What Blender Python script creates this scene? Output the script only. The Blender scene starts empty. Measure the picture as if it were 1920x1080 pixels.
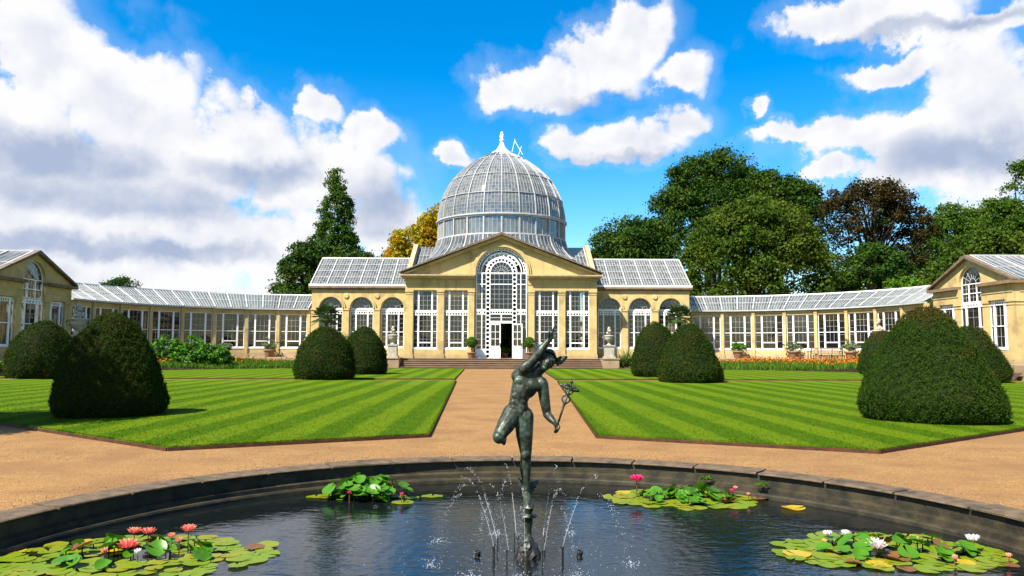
import bpy, bmesh, math, random
import numpy as np
from mathutils import Matrix, Vector
from mathutils.geometry import tessellate_polygon

R = math.radians
PI = math.pi
scene = bpy.context.scene
COL = scene.collection
rng = np.random.default_rng(11)
random.seed(11)

# ------------------------------------------------------------------ camera
cam_data = bpy.data.cameras.new('camera')
cam = bpy.data.objects.new('camera', cam_data)
COL.objects.link(cam)
cam_data.sensor_width = 36.0
cam_data.lens = 36.0 * 1400.0 / 1920.0
cam_data.clip_start = 0.1
cam_data.clip_end = 6000.0
_p, _y, _r = R(4.6146), R(0.9003), R(0.18)
_f = Vector((math.sin(_y) * math.cos(_p), math.cos(_y) * math.cos(_p), math.sin(_p)))
_rt = Vector((math.cos(_y), -math.sin(_y), 0.0))
_up = _rt.cross(_f)
_rt2 = _rt * math.cos(_r) + _up * math.sin(_r)
_up2 = _up * math.cos(_r) - _rt * math.sin(_r)
cam.matrix_world = Matrix(((_rt2.x, _up2.x, -_f.x, -0.09), (_rt2.y, _up2.y, -_f.y, 0.0),
                           (_rt2.z, _up2.z, -_f.z, 1.65), (0, 0, 0, 1)))
scene.camera = cam

# ------------------------------------------------------------------ light
SUN_AZ = 45.0      # degrees to the left of straight-behind the camera
SUN_EL = 50.0
to_sun = Vector((-math.sin(R(SUN_AZ)) * math.cos(R(SUN_EL)), -math.cos(R(SUN_AZ)) * math.cos(R(SUN_EL)), math.sin(R(SUN_EL))))
sun_data = bpy.data.lights.new('sun', 'SUN')
sun_data.energy = 5.0
sun_data.angle = R(0.53)
sun_data.color = (1.0, 0.945, 0.85)
sun = bpy.data.objects.new('sun', sun_data)
COL.objects.link(sun)
sun.rotation_euler = (-to_sun).to_track_quat('-Z', 'Y').to_euler()
sun.location = (-30, -40, 60)

scene.view_settings.view_transform = 'Standard'
scene.view_settings.look = 'None'
scene.view_settings.exposure = 1.42
scene.view_settings.gamma = 1.0
scene.view_settings.use_curve_mapping = False
cy = scene.cycles
cy.max_bounces = 7
cy.diffuse_bounces = 3
cy.glossy_bounces = 3
cy.transmission_bounces = 4
cy.transparent_max_bounces = 20
cy.caustics_reflective = False
cy.caustics_refractive = False
cy.sample_clamp_indirect = 6.0
cy.use_denoising = True
try:
    cy.denoiser = 'OPENIMAGEDENOISE'
except Exception:
    pass


# ------------------------------------------------------------------ node helpers
class NT:
    def __init__(self, tree):
        self.t = tree

    def n(self, kind, **kw):
        nd = self.t.nodes.new(kind)
        for k, v in kw.items():
            if k == 'inp':
                for kk, vv in v.items():
                    if isinstance(vv, bpy.types.NodeSocket):
                        self.t.links.new(vv, nd.inputs[kk])
                    else:
                        nd.inputs[kk].default_value = vv
            else:
                setattr(nd, k, v)
        return nd

    def math(self, op, a, b=None, c=None, clamp=False):
        nd = self.n('ShaderNodeMath', operation=op, use_clamp=clamp)
        for i, s in enumerate((a, b, c)):
            if s is None:
                continue
            if isinstance(s, bpy.types.NodeSocket):
                self.t.links.new(s, nd.inputs[i])
            else:
                nd.inputs[i].default_value = s
        return nd.outputs[0]

    def vmath(self, op, a, b=None, c=None):
        nd = self.n('ShaderNodeVectorMath', operation=op)
        for i, s in enumerate((a, b, c)):
            if s is None:
                continue
            if isinstance(s, bpy.types.NodeSocket):
                self.t.links.new(s, nd.inputs[i])
            else:
                nd.inputs[i].default_value = s
        return nd.outputs['Value'] if op == 'LENGTH' or op == 'DOT_PRODUCT' else nd.outputs[0]

    def mix(self, fac, a, b, blend='MIX'):
        nd = self.n('ShaderNodeMix', data_type='RGBA', blend_type=blend)
        for idx, s in ((0, fac), (6, a), (7, b)):
            if isinstance(s, bpy.types.NodeSocket):
                self.t.links.new(s, nd.inputs[idx])
            elif idx == 0:
                nd.inputs[0].default_value = s
            else:
                nd.inputs[idx].default_value = (*s, 1.0) if len(s) == 3 else s
        return nd.outputs[2]

    def smooth(self, v, lo, hi, a=0.0, b=1.0):
        nd = self.n('ShaderNodeMapRange', interpolation_type='SMOOTHSTEP')
        self.t.links.new(v, nd.inputs[0])
        for i, x in enumerate((lo, hi, a, b)):
            nd.inputs[i + 1].default_value = x
        return nd.outputs[0]

    def noise(self, vec, scale, detail=3.0, rough=0.5, dist=0.0):
        nd = self.n('ShaderNodeTexNoise')
        nd.inputs['Scale'].default_value = scale
        nd.inputs['Detail'].default_value = detail
        nd.inputs['Roughness'].default_value = rough
        nd.inputs['Distortion'].default_value = dist
        if vec is not None:
            self.t.links.new(vec, nd.inputs['Vector'])
        return nd.outputs['Fac']

    def link(self, a, b):
        self.t.links.new(a, b)


# ------------------------------------------------------------------ sky with cumulus clouds
world = bpy.data.worlds.new('World')
scene.world = world
world.use_nodes = True
wt = world.node_tree
wt.nodes.clear()
W = NT(wt)


def view_dir(px, py):
    # direction on the sky (azimuth right of north, elevation) of a cloud seen in the photograph
    a, b = px - 960, py - 540
    d = _f * 1400 + _rt2 * a - _up2 * b
    d.normalize()
    return math.atan2(d.x, d.y), math.asin(d.z)


# (x, y, half width, half height): the cumulus banks as they stand in the sky
CLOUDS = [
    (70, 120, 150, 130), (240, 190, 170, 110), (60, 330, 270, 160), (330, 290, 180, 115),
    (460, 265, 140, 70), (600, 192, 46, 38), (690, 248, 72, 40), (590, 330, 160, 75),
    (720, 410, 90, 65), (820, 440, 60, 35), (250, 450, 400, 90), (120, 520, 340, 60), (490, 480, 120, 70),
    (861, 298, 27, 22), (1140, 115, 85, 70), (1200, 55, 62, 58), (1030, 165, 120, 48),
    (1290, 130, 48, 48), (1170, 265, 140, 36), (1280, 235, 62, 32), (1080, 275, 70, 30),
    (1500, 248, 120, 24), (1590, 30, 150, 44), (1700, 35, 150, 46), (1850, 40, 170, 34), (1870, 235, 210, 165), (1640, 255, 190, 42),
    (1740, 325, 190, 62), (1690, 130, 100, 26), (1420, 203, 22, 18), (1560, 312, 55, 24),
    (2250, 260, 300, 230), (-330, 280, 330, 230),
]
DARKS = [(110, 300, 200, 42), (240, 372, 260, 34), (480, 330, 120, 30), (120, 465, 260, 24), (330, 470, 150, 20), (720, 390, 55, 50), (1150, 195, 120, 20), (1180, 300, 150, 16), (1800, 290, 160, 40), (1700, 60, 260, 14)]

tc = W.n('ShaderNodeTexCoord')
dirv = tc.outputs['Generated']
sepd = W.n('ShaderNodeSeparateXYZ', inp={0: dirv})
az = W.math('ARCTAN2', sepd.outputs[0], sepd.outputs[1])
el = W.math('ARCSINE', sepd.outputs[2])
comb = W.n('ShaderNodeCombineXYZ', inp={0: az, 1: el}).outputs[0]


def cloud_noise(vec, scale, detail, rough=0.55):
    nd = W.n('ShaderNodeTexNoise', noise_dimensions='2D', inp={'Scale': scale, 'Detail': detail, 'Roughness': rough, 'Vector': vec})
    return nd


n1 = cloud_noise(comb, 13.0, 6.0, 0.60)
n2 = cloud_noise(W.vmath('ADD', comb, (-0.008, 0.018, 0)), 13.0, 3.0, 0.5)
wob = W.vmath('SUBTRACT', n1.outputs['Color'], (0.5, 0.5, 0.5))
pos2 = W.vmath('MULTIPLY_ADD', wob, (0.075, 0.055, 0.0), comb)


def blobs(items, grow):
    acc = None
    for (px, py, hw, hh) in items:
        a0, e0 = view_dir(px, py)
        a1, _ = view_dir(px + hw, py)
        _, e1 = view_dir(px, py - hh)
        ra, re = abs(a1 - a0) * grow, abs(e1 - e0) * grow
        ln = W.vmath('LENGTH', W.vmath('MULTIPLY_ADD', pos2, (1 / ra, 1 / re, 0), (-a0 / ra, -e0 / re, 0)))
        acc = ln if acc is None else W.math('SMOOTH_MIN', acc, ln, 0.25)
    return acc


dens = W.math('SUBTRACT', 1.0, blobs(CLOUDS, 1.22))
# the same kind of broken cumulus everywhere else in the sky
away = W.smooth(sepd.outputs[1], 0.62, 0.40)
gen = cloud_noise(comb, 3.0, 2.0)
gen = W.math('MULTIPLY_ADD', gen.outputs['Fac'], 3.2, -4.8)
gen = W.math('MULTIPLY_ADD', away, 3.0, gen)
dens = W.math('MAXIMUM', dens, gen)
vor = W.n('ShaderNodeTexVoronoi', voronoi_dimensions='2D', inp={'Vector': pos2, 'Scale': 21.0})
puff = W.math('SUBTRACT', 0.42, vor.outputs['Distance'])
dens = W.math('MULTIPLY_ADD', W.math('SUBTRACT', n1.outputs['Fac'], 0.5), 0.95, dens)
dens = W.math('MULTIPLY_ADD', puff, 0.42, dens)
sky = W.n('ShaderNodeTexSky', sky_type='NISHITA')
sky.sun_disc = False
sky.sun_elevation = R(SUN_EL)
sky.sun_rotation = math.atan2(to_sun.x, to_sun.y)
sky.altitude = 0.0
sky.air_density = 1.0
sky.dust_density = 0.35
sky.ozone_density = 2.2
hs = W.n('ShaderNodeHueSaturation', inp={'Saturation': 1.55, 'Value': 1.72, 'Color': sky.outputs[0]})
cover = W.math('MULTIPLY', W.math('MAXIMUM', W.smooth(dens, 0.02, 0.36), W.math('MULTIPLY', W.smooth(dens, -0.38, 0.12), 0.13)), W.smooth(sepd.outputs[2], -0.02, 0.03))
dark = W.smooth(blobs(DARKS, 1.5), 1.05, 0.25)
emb = W.math('SUBTRACT', n2.outputs['Fac'], n1.outputs['Fac'])
shade = W.math('MULTIPLY_ADD', emb, 1.1, W.math('MULTIPLY', dark, 0.74))
shade = W.math('MULTIPLY_ADD', puff, -0.30, shade)
shade = W.math('MULTIPLY_ADD', W.smooth(dens, 0.15, 1.2), 0.26, shade, clamp=True)
ccol = W.mix(shade, (7.3, 7.3, 7.5), (3.2, 3.8, 5.2))
skyc = W.mix(cover, hs.outputs[0], ccol)
bg = W.n('ShaderNodeBackground', inp={'Color': skyc, 'Strength': 0.0507})
world.cycles.sampling_method = 'MANUAL'
world.cycles.sample_map_resolution = 512
wo = W.n('ShaderNodeOutputWorld')
W.link(bg.outputs[0], wo.inputs[0])


# ------------------------------------------------------------------ materials
MATS = {}


def new_mat(name):
    m = bpy.data.materials.new(name)
    m.use_nodes = True
    m.node_tree.nodes.clear()
    t = NT(m.node_tree)
    out = t.n('ShaderNodeOutputMaterial')
    MATS[name] = m
    return m, t, out


ALB = 0.74      # all base colours are scaled together with the exposure


def sc(c, name=''):
    return None if c is None else tuple(x * (1.0 if 'white' in name else ALB) for x in c)


def surf(name, c1, c2, scale=3.0, rough=0.6, bump=0.0, bscale=30.0, spec=0.3, metal=0.0, detail=5.0, coord='pos', c3=None, s3=0.5, lo=0.35, hi=0.65):
    c1, c2, c3 = sc(c1, name), sc(c2, name), sc(c3, name)
    m, t, out = new_mat(name)
    if coord == 'pos':
        v = t.n('ShaderNodeNewGeometry').outputs['Position']
    else:
        v = t.n('ShaderNodeTexCoord').outputs['Object']
    f = t.smooth(t.noise(v, scale, detail, 0.6), lo, hi)
    c = t.mix(f, c1, c2)
    if c3 is not None:
        f3 = t.smooth(t.noise(v, s3, 4.0, 0.6), 0.5, 0.72)
        c = t.mix(f3, c, c3)
    b = t.n('ShaderNodeBsdfPrincipled', inp={'Base Color': c, 'Roughness': rough, 'Metallic': metal, 'Specular IOR Level': spec})
    if bump > 0:
        bn = t.n('ShaderNodeBump', inp={'Height': t.noise(v, bscale, 4.0, 0.6), 'Strength': bump, 'Distance': 0.02})
        t.link(bn.outputs[0], b.inputs['Normal'])
    t.link(b.outputs[0], out.inputs[0])
    return m


def stone_stains():
    t = NT(MATS['stone'].node_tree)
    b = next(n for n in t.t.nodes if n.type == 'BSDF_PRINCIPLED')
    base = b.inputs['Base Color'].links[0].from_socket
    v = t.n('ShaderNodeNewGeometry').outputs['Position']
    st = t.noise(t.vmath('MULTIPLY', v, (2.6, 2.6, 0.22)), 1.0, 5.0, 0.65)
    f = t.smooth(st, 0.52, 0.74, 0.0, 0.55)
    c = t.mix(f, base, (0.21, 0.15, 0.08))
    z = t.n('ShaderNodeSeparateXYZ', inp={0: v}).outputs[2]
    low = t.smooth(t.math('MULTIPLY_ADD', st, 1.1, z), 1.95, 1.35, 0.0, 0.55)
    c = t.mix(low, c, (0.205, 0.15, 0.093))
    t.link(c, b.inputs['Base Color'])


def leafmat(name, c1, c2, c3=None, trans=0.25, rough=0.7, clump=0.35, spec=0.08):
    c1, c2, c3 = sc(c1), sc(c2), sc(c3)
    m, t, out = new_mat(name)
    geo = t.n('ShaderNodeNewGeometry')
    rnd = geo.outputs['Random Per Island']
    c = t.mix(rnd, c1, c2)
    if c3 is not None:
        f = t.smooth(t.noise(geo.outputs['Position'], clump, 3.0, 0.6), 0.46, 0.62)
        f = t.math('MULTIPLY', f, t.math('MULTIPLY_ADD', rnd, 0.6, 0.5), clamp=True)
        c = t.mix(f, c, c3)
    b = t.n('ShaderNodeBsdfPrincipled', inp={'Base Color': c, 'Roughness': rough, 'Specular IOR Level': spec})
    tr = t.n('ShaderNodeBsdfTranslucent', inp={'Color': c})
    mx = t.n('ShaderNodeMixShader', inp={0: trans, 1: b.outputs[0], 2: tr.outputs[0]})
    t.link(mx.outputs[0], out.inputs[0])
    return m


def glassmat(name, dirt, tint, refl_rough=0.015, ior=1.52, dirtcol=(0.62, 0.65, 0.63), boost=1.0):
    m, t, out = new_mat(name)
    geo = t.n('ShaderNodeNewGeometry')
    rnd = geo.outputs['Random Per Island']
    tr = t.n('ShaderNodeBsdfTransparent', inp={'Color': (*tint, 1)})
    gl = t.n('ShaderNodeBsdfGlossy', inp={'Color': (1, 1, 1, 1), 'Roughness': refl_rough})
    fr = t.n('ShaderNodeFresnel', inp={'IOR': ior})
    fac = t.math('MULTIPLY', fr.outputs[0], boost, clamp=True)
    m1 = t.n('ShaderNodeMixShader', inp={0: fac, 1: tr.outputs[0], 2: gl.outputs[0]})
    df = t.n('ShaderNodeBsdfDiffuse', inp={'Color': (*dirtcol, 1)})
    tl = t.n('ShaderNodeBsdfTranslucent', inp={'Color': (*dirtcol, 1)})
    m2 = t.n('ShaderNodeMixShader', inp={0: 0.15, 1: df.outputs[0], 2: tl.outputs[0]})
    nz = t.noise(geo.outputs['Position'], 1.3, 4.0, 0.65)
    dfac = t.math('MULTIPLY', t.math('ADD', t.math('MULTIPLY', rnd, 0.7), nz), dirt * 1.1, clamp=True)
    m3 = t.n('ShaderNodeMixShader', inp={0: dfac, 1: m1.outputs[0], 2: m2.outputs[0]})
    t.link(m3.outputs[0], out.inputs[0])
    return m


surf('stone', (0.63, 0.478, 0.208), (0.56, 0.41, 0.165), 1.6, 0.85, 0.25, 26, 0.1, c3=(0.40, 0.29, 0.13), s3=0.7)
surf('stone_base', (0.50, 0.40, 0.25), (0.38, 0.29, 0.17), 2.5, 0.85, 0.35, 22, 0.15, c3=(0.40, 0.33, 0.24), s3=1.1)
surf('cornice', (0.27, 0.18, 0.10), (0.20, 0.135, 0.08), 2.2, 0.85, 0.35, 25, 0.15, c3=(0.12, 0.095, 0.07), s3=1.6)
surf('coping_lead', (0.14, 0.10, 0.068), (0.22, 0.165, 0.115), 3.0, 0.8, 0.3, 20, 0.2)
surf('white_paint', (0.74, 0.73, 0.70), (0.66, 0.65, 0.62), 1.5, 0.45, 0.0, 30, 0.4)
surf('roof_white', (0.36, 0.365, 0.355), (0.45, 0.45, 0.43), 2.0, 0.55, 0.0, 30, 0.2)
surf('old_white', (0.30, 0.305, 0.30), (0.37, 0.37, 0.36), 2.0, 0.55, 0.0, 30, 0.3)
surf('pale_stone', (0.50, 0.45, 0.36), (0.38, 0.34, 0.26), 6.0, 0.85, 0.4, 40, 0.15, c3=(0.30, 0.28, 0.23), s3=2.5)
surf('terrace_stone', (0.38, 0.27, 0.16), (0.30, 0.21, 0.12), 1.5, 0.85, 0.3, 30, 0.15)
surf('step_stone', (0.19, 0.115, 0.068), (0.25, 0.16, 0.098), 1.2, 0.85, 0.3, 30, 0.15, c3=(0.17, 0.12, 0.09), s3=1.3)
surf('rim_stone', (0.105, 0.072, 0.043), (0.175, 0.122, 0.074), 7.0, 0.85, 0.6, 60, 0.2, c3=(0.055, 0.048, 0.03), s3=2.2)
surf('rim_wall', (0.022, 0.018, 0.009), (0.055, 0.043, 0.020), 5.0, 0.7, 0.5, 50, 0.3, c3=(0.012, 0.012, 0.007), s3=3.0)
surf('terracotta', (0.30, 0.16, 0.085), (0.24, 0.13, 0.07), 8.0, 0.8, 0.2, 40, 0.2, coord='obj')
surf('bark', (0.09, 0.065, 0.045), (0.05, 0.038, 0.028), 4.0, 0.9, 0.6, 12, 0.1)
surf('hedge_core', (0.010, 0.014, 0.006), (0.016, 0.020, 0.008), 5.0, 0.9, 0.0, 30, 0.1)
surf('edging', (0.10, 0.035, 0.016), (0.05, 0.022, 0.012), 6.0, 0.75, 0.2, 40, 0.2)
surf('wood', (0.30, 0.22, 0.14), (0.22, 0.16, 0.10), 5.0, 0.75, 0.2, 40, 0.2)
surf('dark_metal', (0.03, 0.028, 0.024), (0.055, 0.048, 0.04), 10.0, 0.45, 0.2, 60, 0.5, metal=0.6)
surf('soil', (0.09, 0.06, 0.04), (0.06, 0.04, 0.028), 6.0, 0.95, 0.5, 30, 0.1)
surf('interior_floor', (0.30, 0.25, 0.19), (0.24, 0.20, 0.15), 2.0, 0.8, 0.1, 20, 0.2)
surf('brick_inner', (0.30, 0.19, 0.06), (0.20, 0.125, 0.04), 2.5, 0.85, 0.3, 20, 0.15, c3=(0.07, 0.05, 0.03), s3=1.2)
surf('grass_far', (0.07, 0.13, 0.025), (0.05, 0.10, 0.02), 0.4, 0.9, 0.3, 20, 0.1)
surf('lead_roof', (0.34, 0.36, 0.38), (0.42, 0.43, 0.44), 2.0, 0.6, 0.1, 20, 0.3)
surf('blossom_red', (0.55, 0.05, 0.04), (0.40, 0.02, 0.05), 9.0, 0.6, 0.0, 20, 0.2)

stone_stains()
glassmat('glass_window', 0.012, (0.42, 0.45, 0.43), 0.01)
glassmat('glass_roof', 0.34, (0.46, 0.48, 0.46), 0.05, dirtcol=(0.25, 0.262, 0.245))
glassmat('glass_dome', 0.44, (0.46, 0.465, 0.44), 0.10, boost=2.8, dirtcol=(0.235, 0.242, 0.225))

leafmat('yew', (0.015, 0.037, 0.0035), (0.036, 0.071, 0.006), (0.050, 0.058, 0.007), 0.10, 0.8, 1.1, 0.04)
leafmat('leaf_dark', (0.015, 0.044, 0.005), (0.046, 0.106, 0.010), (0.066, 0.118, 0.010), 0.25, 0.6, 0.25)
leafmat('leaf_mid', (0.030, 0.080, 0.006), (0.075, 0.146, 0.011), (0.088, 0.150, 0.011), 0.28, 0.6, 0.25)
leafmat('leaf_olive', (0.028, 0.066, 0.005), (0.078, 0.130, 0.010), (0.096, 0.136, 0.010), 0.28, 0.6, 0.25)
leafmat('leaf_bright', (0.055, 0.140, 0.008), (0.11, 0.22, 0.014), None, 0.3, 0.45, 0.3)
leafmat('leaf_copper', (0.024, 0.026, 0.007), (0.072, 0.042, 0.010), (0.030, 0.052, 0.008), 0.25, 0.6, 0.2)
leafmat('leaf_autumn', (0.50, 0.36, 0.007), (0.26, 0.24, 0.010), (0.42, 0.19, 0.007), 0.32, 0.6, 0.3)
leafmat('leaf_shrub', (0.045, 0.150, 0.010), (0.110, 0.270, 0.018), None, 0.22, 0.5, 0.8, 0.15)
leafmat('leaf_palm', (0.028, 0.070, 0.014), (0.070, 0.130, 0.026), None, 0.15, 0.4, 0.8, 0.4)
leafmat('leaf_spiky', (0.10, 0.16, 0.025), (0.22, 0.27, 0.05), None, 0.2, 0.45)
leafmat('leaf_grey', (0.10, 0.15, 0.06), (0.22, 0.27, 0.13), None, 0.2, 0.5)
leafmat('bed_leaf', (0.055, 0.135, 0.012), (0.12, 0.23, 0.02), None, 0.3, 0.5)
leafmat('petal_orange', (0.60, 0.13, 0.010), (0.62, 0.22, 0.02), None, 0.3, 0.6)
leafmat('grass_blade', (0.095, 0.225, 0.012), (0.155, 0.305, 0.020), None, 0.3, 0.5)
leafmat('lily_leaf', (0.11, 0.215, 0.006), (0.22, 0.29, 0.008), (0.27, 0.26, 0.010), 0.2, 0.4, 3.0, 0.3)
leafmat('lily_up', (0.035, 0.155, 0.006), (0.10, 0.26, 0.010), None, 0.25, 0.35, 2.0, 0.3)
leafmat('lily_rust', (0.34, 0.15, 0.02), (0.10, 0.045, 0.018), None, 0.2, 0.35, 2.0, 0.5)
leafmat('lily_yellow', (0.62, 0.40, 0.02), (0.48, 0.36, 0.02), None, 0.2, 0.35, 2.0, 0.5)


def yew_browned():
    m, t, out = new_mat('yew_browned')
    geo = t.n('ShaderNodeNewGeometry')
    rnd = geo.outputs['Random Per Island']
    oc = t.n('ShaderNodeTexCoord').outputs['Object']
    z = t.n('ShaderNodeSeparateXYZ', inp={0: oc}).outputs[2]
    c = t.mix(rnd, (0.012, 0.030, 0.003), (0.029, 0.057, 0.005))
    nz = t.noise(oc, 1.3, 4.0, 0.6)
    f = t.smooth(t.math('MULTIPLY_ADD', nz, 1.3, z), 2.55, 3.05)
    f = t.math('MAXIMUM', f, t.smooth(nz, 0.56, 0.72, 0.0, 0.6))
    c = t.mix(t.math('MULTIPLY', f, t.math('MULTIPLY_ADD', rnd, 0.6, 0.45), clamp=True), c, (0.050, 0.036, 0.006))
    b = t.n('ShaderNodeBsdfPrincipled', inp={'Base Color': c, 'Roughness': 0.8, 'Specular IOR Level': 0.05})
    t.link(b.outputs[0], out.inputs[0])


yew_browned()


def petal_mat(name, base, tip):
    m, t, out = new_mat(name)
    z = t.n('ShaderNodeSeparateXYZ', inp={0: t.n('ShaderNodeTexCoord').outputs['Object']}).outputs[2]
    c = t.mix(t.smooth(z, 0.0, 0.07), base, tip)
    b = t.n('ShaderNodeBsdfPrincipled', inp={'Base Color': c, 'Roughness': 0.5, 'Specular IOR Level': 0.2})
    tr = t.n('ShaderNodeBsdfTranslucent', inp={'Color': c})
    mx = t.n('ShaderNodeMixShader', inp={0: 0.35, 1: b.outputs[0], 2: tr.outputs[0]})
    t.link(mx.outputs[0], out.inputs[0])


petal_mat('petal_salmon', (0.85, 0.08, 0.09), (0.90, 0.42, 0.26))
petal_mat('petal_white', (0.82, 0.62, 0.60), (0.85, 0.84, 0.78))
petal_mat('petal_magenta', (0.70, 0.02, 0.12), (0.75, 0.06, 0.20))
surf('stamen', (0.75, 0.45, 0.02), (0.70, 0.35, 0.02), 30, 0.7, coord='obj')


def mat_gravel():
    m, t, out = new_mat('gravel')
    v = t.n('ShaderNodeNewGeometry').outputs['Position']
    fine = t.n('ShaderNodeTexVoronoi', inp={'Vector': v, 'Scale': 75.0})
    sp = t.n('ShaderNodeSeparateColor', inp={0: fine.outputs['Color']})
    mid = t.noise(v, 14.0, 4.0, 0.65)
    big = t.noise(v, 0.9, 4.0, 0.6)
    c = t.mix(sp.outputs[0], (0.107, 0.057, 0.021), (0.322, 0.184, 0.073))
    c = t.mix(t.smooth(mid, 0.35, 0.7, 0.0, 0.55), c, (0.297, 0.160, 0.055))
    c = t.mix(t.smooth(big, 0.40, 0.66, 0.0, 0.75), c, (0.168, 0.090, 0.037))
    rake = t.noise(t.vmath('MULTIPLY', v, (0.55, 7.0, 1.0)), 1.0, 4.0, 0.65, 0.4)
    c = t.mix(t.smooth(rake, 0.48, 0.70, 0.0, 0.35), c, (0.148, 0.078, 0.033))
    damp = t.noise(v, 0.33, 3.0, 0.55)
    c = t.mix(t.smooth(damp, 0.52, 0.70, 0.0, 0.4), c, (0.172, 0.094, 0.042))
    b = t.n('ShaderNodeBsdfPrincipled', inp={'Base Color': c, 'Roughness': 0.9, 'Specular IOR Level': 0.1})
    h = t.math('ADD', t.math('MULTIPLY', fine.outputs['Distance'], -1.0), t.math('MULTIPLY', mid, 0.8))
    bn = t.n('ShaderNodeBump', inp={'Height': h, 'Strength': 0.55, 'Distance': 0.012})
    t.link(bn.outputs[0], b.inputs['Normal'])
    t.link(b.outputs[0], out.inputs[0])


mat_gravel()
leafmat('pebble', (0.12, 0.065, 0.03), (0.50, 0.33, 0.18), None, 0.0, 0.8)


def mat_lawn(name, blades):
    m, t, out = new_mat(name)
    geo = t.n('ShaderNodeNewGeometry')
    v = geo.outputs['Position']
    sx = t.n('ShaderNodeSeparateXYZ', inp={0: v})
    wob = t.math('MULTIPLY_ADD', t.noise(v, 0.5, 3.0, 0.6), 0.30, sx.outputs[0])
    ph = t.math('FRACT', t.math('MULTIPLY', wob, 1 / 1.25))
    tri = t.math('ABSOLUTE', t.math('MULTIPLY_ADD', ph, 2.0, -1.0))
    st = t.math('MULTIPLY', t.smooth(t.math('MULTIPLY_ADD', t.noise(v, 5.0, 3.0, 0.7), 0.22, tri), 0.46, 0.76), t.smooth(t.noise(v, 0.35, 2.0, 0.5), 0.3, 0.6, 0.75, 1.0))
    c = t.mix(st, (0.038, 0.082, 0.0025), (0.090, 0.138, 0.005))
    pat = t.smooth(t.noise(v, 1.7, 5.0, 0.7), 0.4, 0.75, 0.0, 0.3)
    c = t.mix(pat, c, (0.110, 0.145, 0.006))
    if blades:
        c = t.mix(t.math('MULTIPLY', geo.outputs['Random Per Island'], 0.6), c, (0.042, 0.094, 0.003))
    else:
        sp = t.noise(v, 26.0, 3.0, 0.8)
        c = t.mix(t.smooth(sp, 0.3, 0.75, 0.0, 0.5), c, (0.034, 0.073, 0.003))
    b = t.n('ShaderNodeBsdfPrincipled', inp={'Base Color': c, 'Roughness': 0.9, 'Specular IOR Level': 0.02})
    if not blades:
        bn = t.n('ShaderNodeBump', inp={'Height': t.noise(v, 32.0, 4.0, 0.7), 'Strength': 0.7, 'Distance': 0.03})
        t.link(bn.outputs[0], b.inputs['Normal'])
        t.link(b.outputs[0], out.inputs[0])
    else:
        tr = t.n('ShaderNodeBsdfTranslucent', inp={'Color': c})
        mx = t.n('ShaderNodeMixShader', inp={0: 0.3, 1: b.outputs[0], 2: tr.outputs[0]})
        t.link(mx.outputs[0], out.inputs[0])


mat_lawn('lawn', False)
mat_lawn('lawn_blade', True)


def mat_water():
    m, t, out = new_mat('water')
    v = t.n('ShaderNodeNewGeometry').outputs['Position']
    rel = t.vmath('SUBTRACT', v, (0.18, 7.2, 0.0))
    dist = t.vmath('LENGTH', rel)
    st = t.vmath('MULTIPLY', v, (1.0, 2.1, 1.0))
    n_a = t.noise(st, 4.5, 2.5, 0.5, 0.5)
    n_b = t.noise(st, 15.0, 3.0, 0.6, 0.4)
    ring = t.math('SINE', t.math('MULTIPLY', t.math('ADD', dist, t.math('MULTIPLY', n_a, 0.12)), 42.0))
    near = t.smooth(dist, 2.6, 0.3, 0.15, 1.0)
    h = t.math('MULTIPLY', n_a, 0.5)
    h = t.math('ADD', h, t.math('MULTIPLY', n_b, t.math('MULTIPLY_ADD', near, 0.26, 0.05)))
    h = t.math('ADD', h, t.math('MULTIPLY', ring, t.math('MULTIPLY', near, 0.05)))
    bn = t.n('ShaderNodeBump', inp={'Height': h, 'Strength': 0.23, 'Distance': 0.04})
    b = t.n('ShaderNodeBsdfPrincipled', inp={'Base Color': (0.004, 0.006, 0.006, 1), 'Roughness': 0.0, 'IOR': 1.40, 'Specular IOR Level': 0.5})
    t.link(bn.outputs[0], b.inputs['Normal'])
    t.link(b.outputs[0], out.inputs[0])


mat_water()


def mat_bronze():
    m, t, out = new_mat('bronze')
    tco = t.n('ShaderNodeTexCoord').outputs['Object']
    a = t.smooth(t.noise(t.vmath('MULTIPLY', tco, (1.0, 1.0, 0.45)), 6.0, 6.0, 0.7), 0.48, 0.70)
    bb = t.smooth(t.noise(tco, 26.0, 4.0, 0.7), 0.4, 0.7)
    c = t.mix(bb, (0.015, 0.020, 0.012), (0.066, 0.074, 0.046))
    c = t.mix(t.math('MULTIPLY', a, t.math('MULTIPLY_ADD', bb, 0.6, 0.3)), c, (0.085, 0.145, 0.095))
    b = t.n('ShaderNodeBsdfPrincipled', inp={'Base Color': c, 'Roughness': 0.46, 'Metallic': 0.35, 'Specular IOR Level': 0.4})
    bn = t.n('ShaderNodeBump', inp={'Height': t.noise(tco, 40.0, 4.0, 0.6), 'Strength': 0.25, 'Distance': 0.006})
    t.link(bn.outputs[0], b.inputs['Normal'])
    t.link(b.outputs[0], out.inputs[0])


mat_bronze()


def mat_drop():
    m, t, out = new_mat('droplet')
    b = t.n('ShaderNodeBsdfPrincipled', inp={'Base Color': (0.85, 0.88, 0.9, 1), 'Roughness': 0.08, 'IOR': 1.33, 'Specular IOR Level': 0.9})
    tr = t.n('ShaderNodeBsdfTransparent')
    mx = t.n('ShaderNodeMixShader', inp={0: 0.6, 1: b.outputs[0], 2: tr.outputs[0]})
    t.link(mx.outputs[0], out.inputs[0])


mat_drop()


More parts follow.
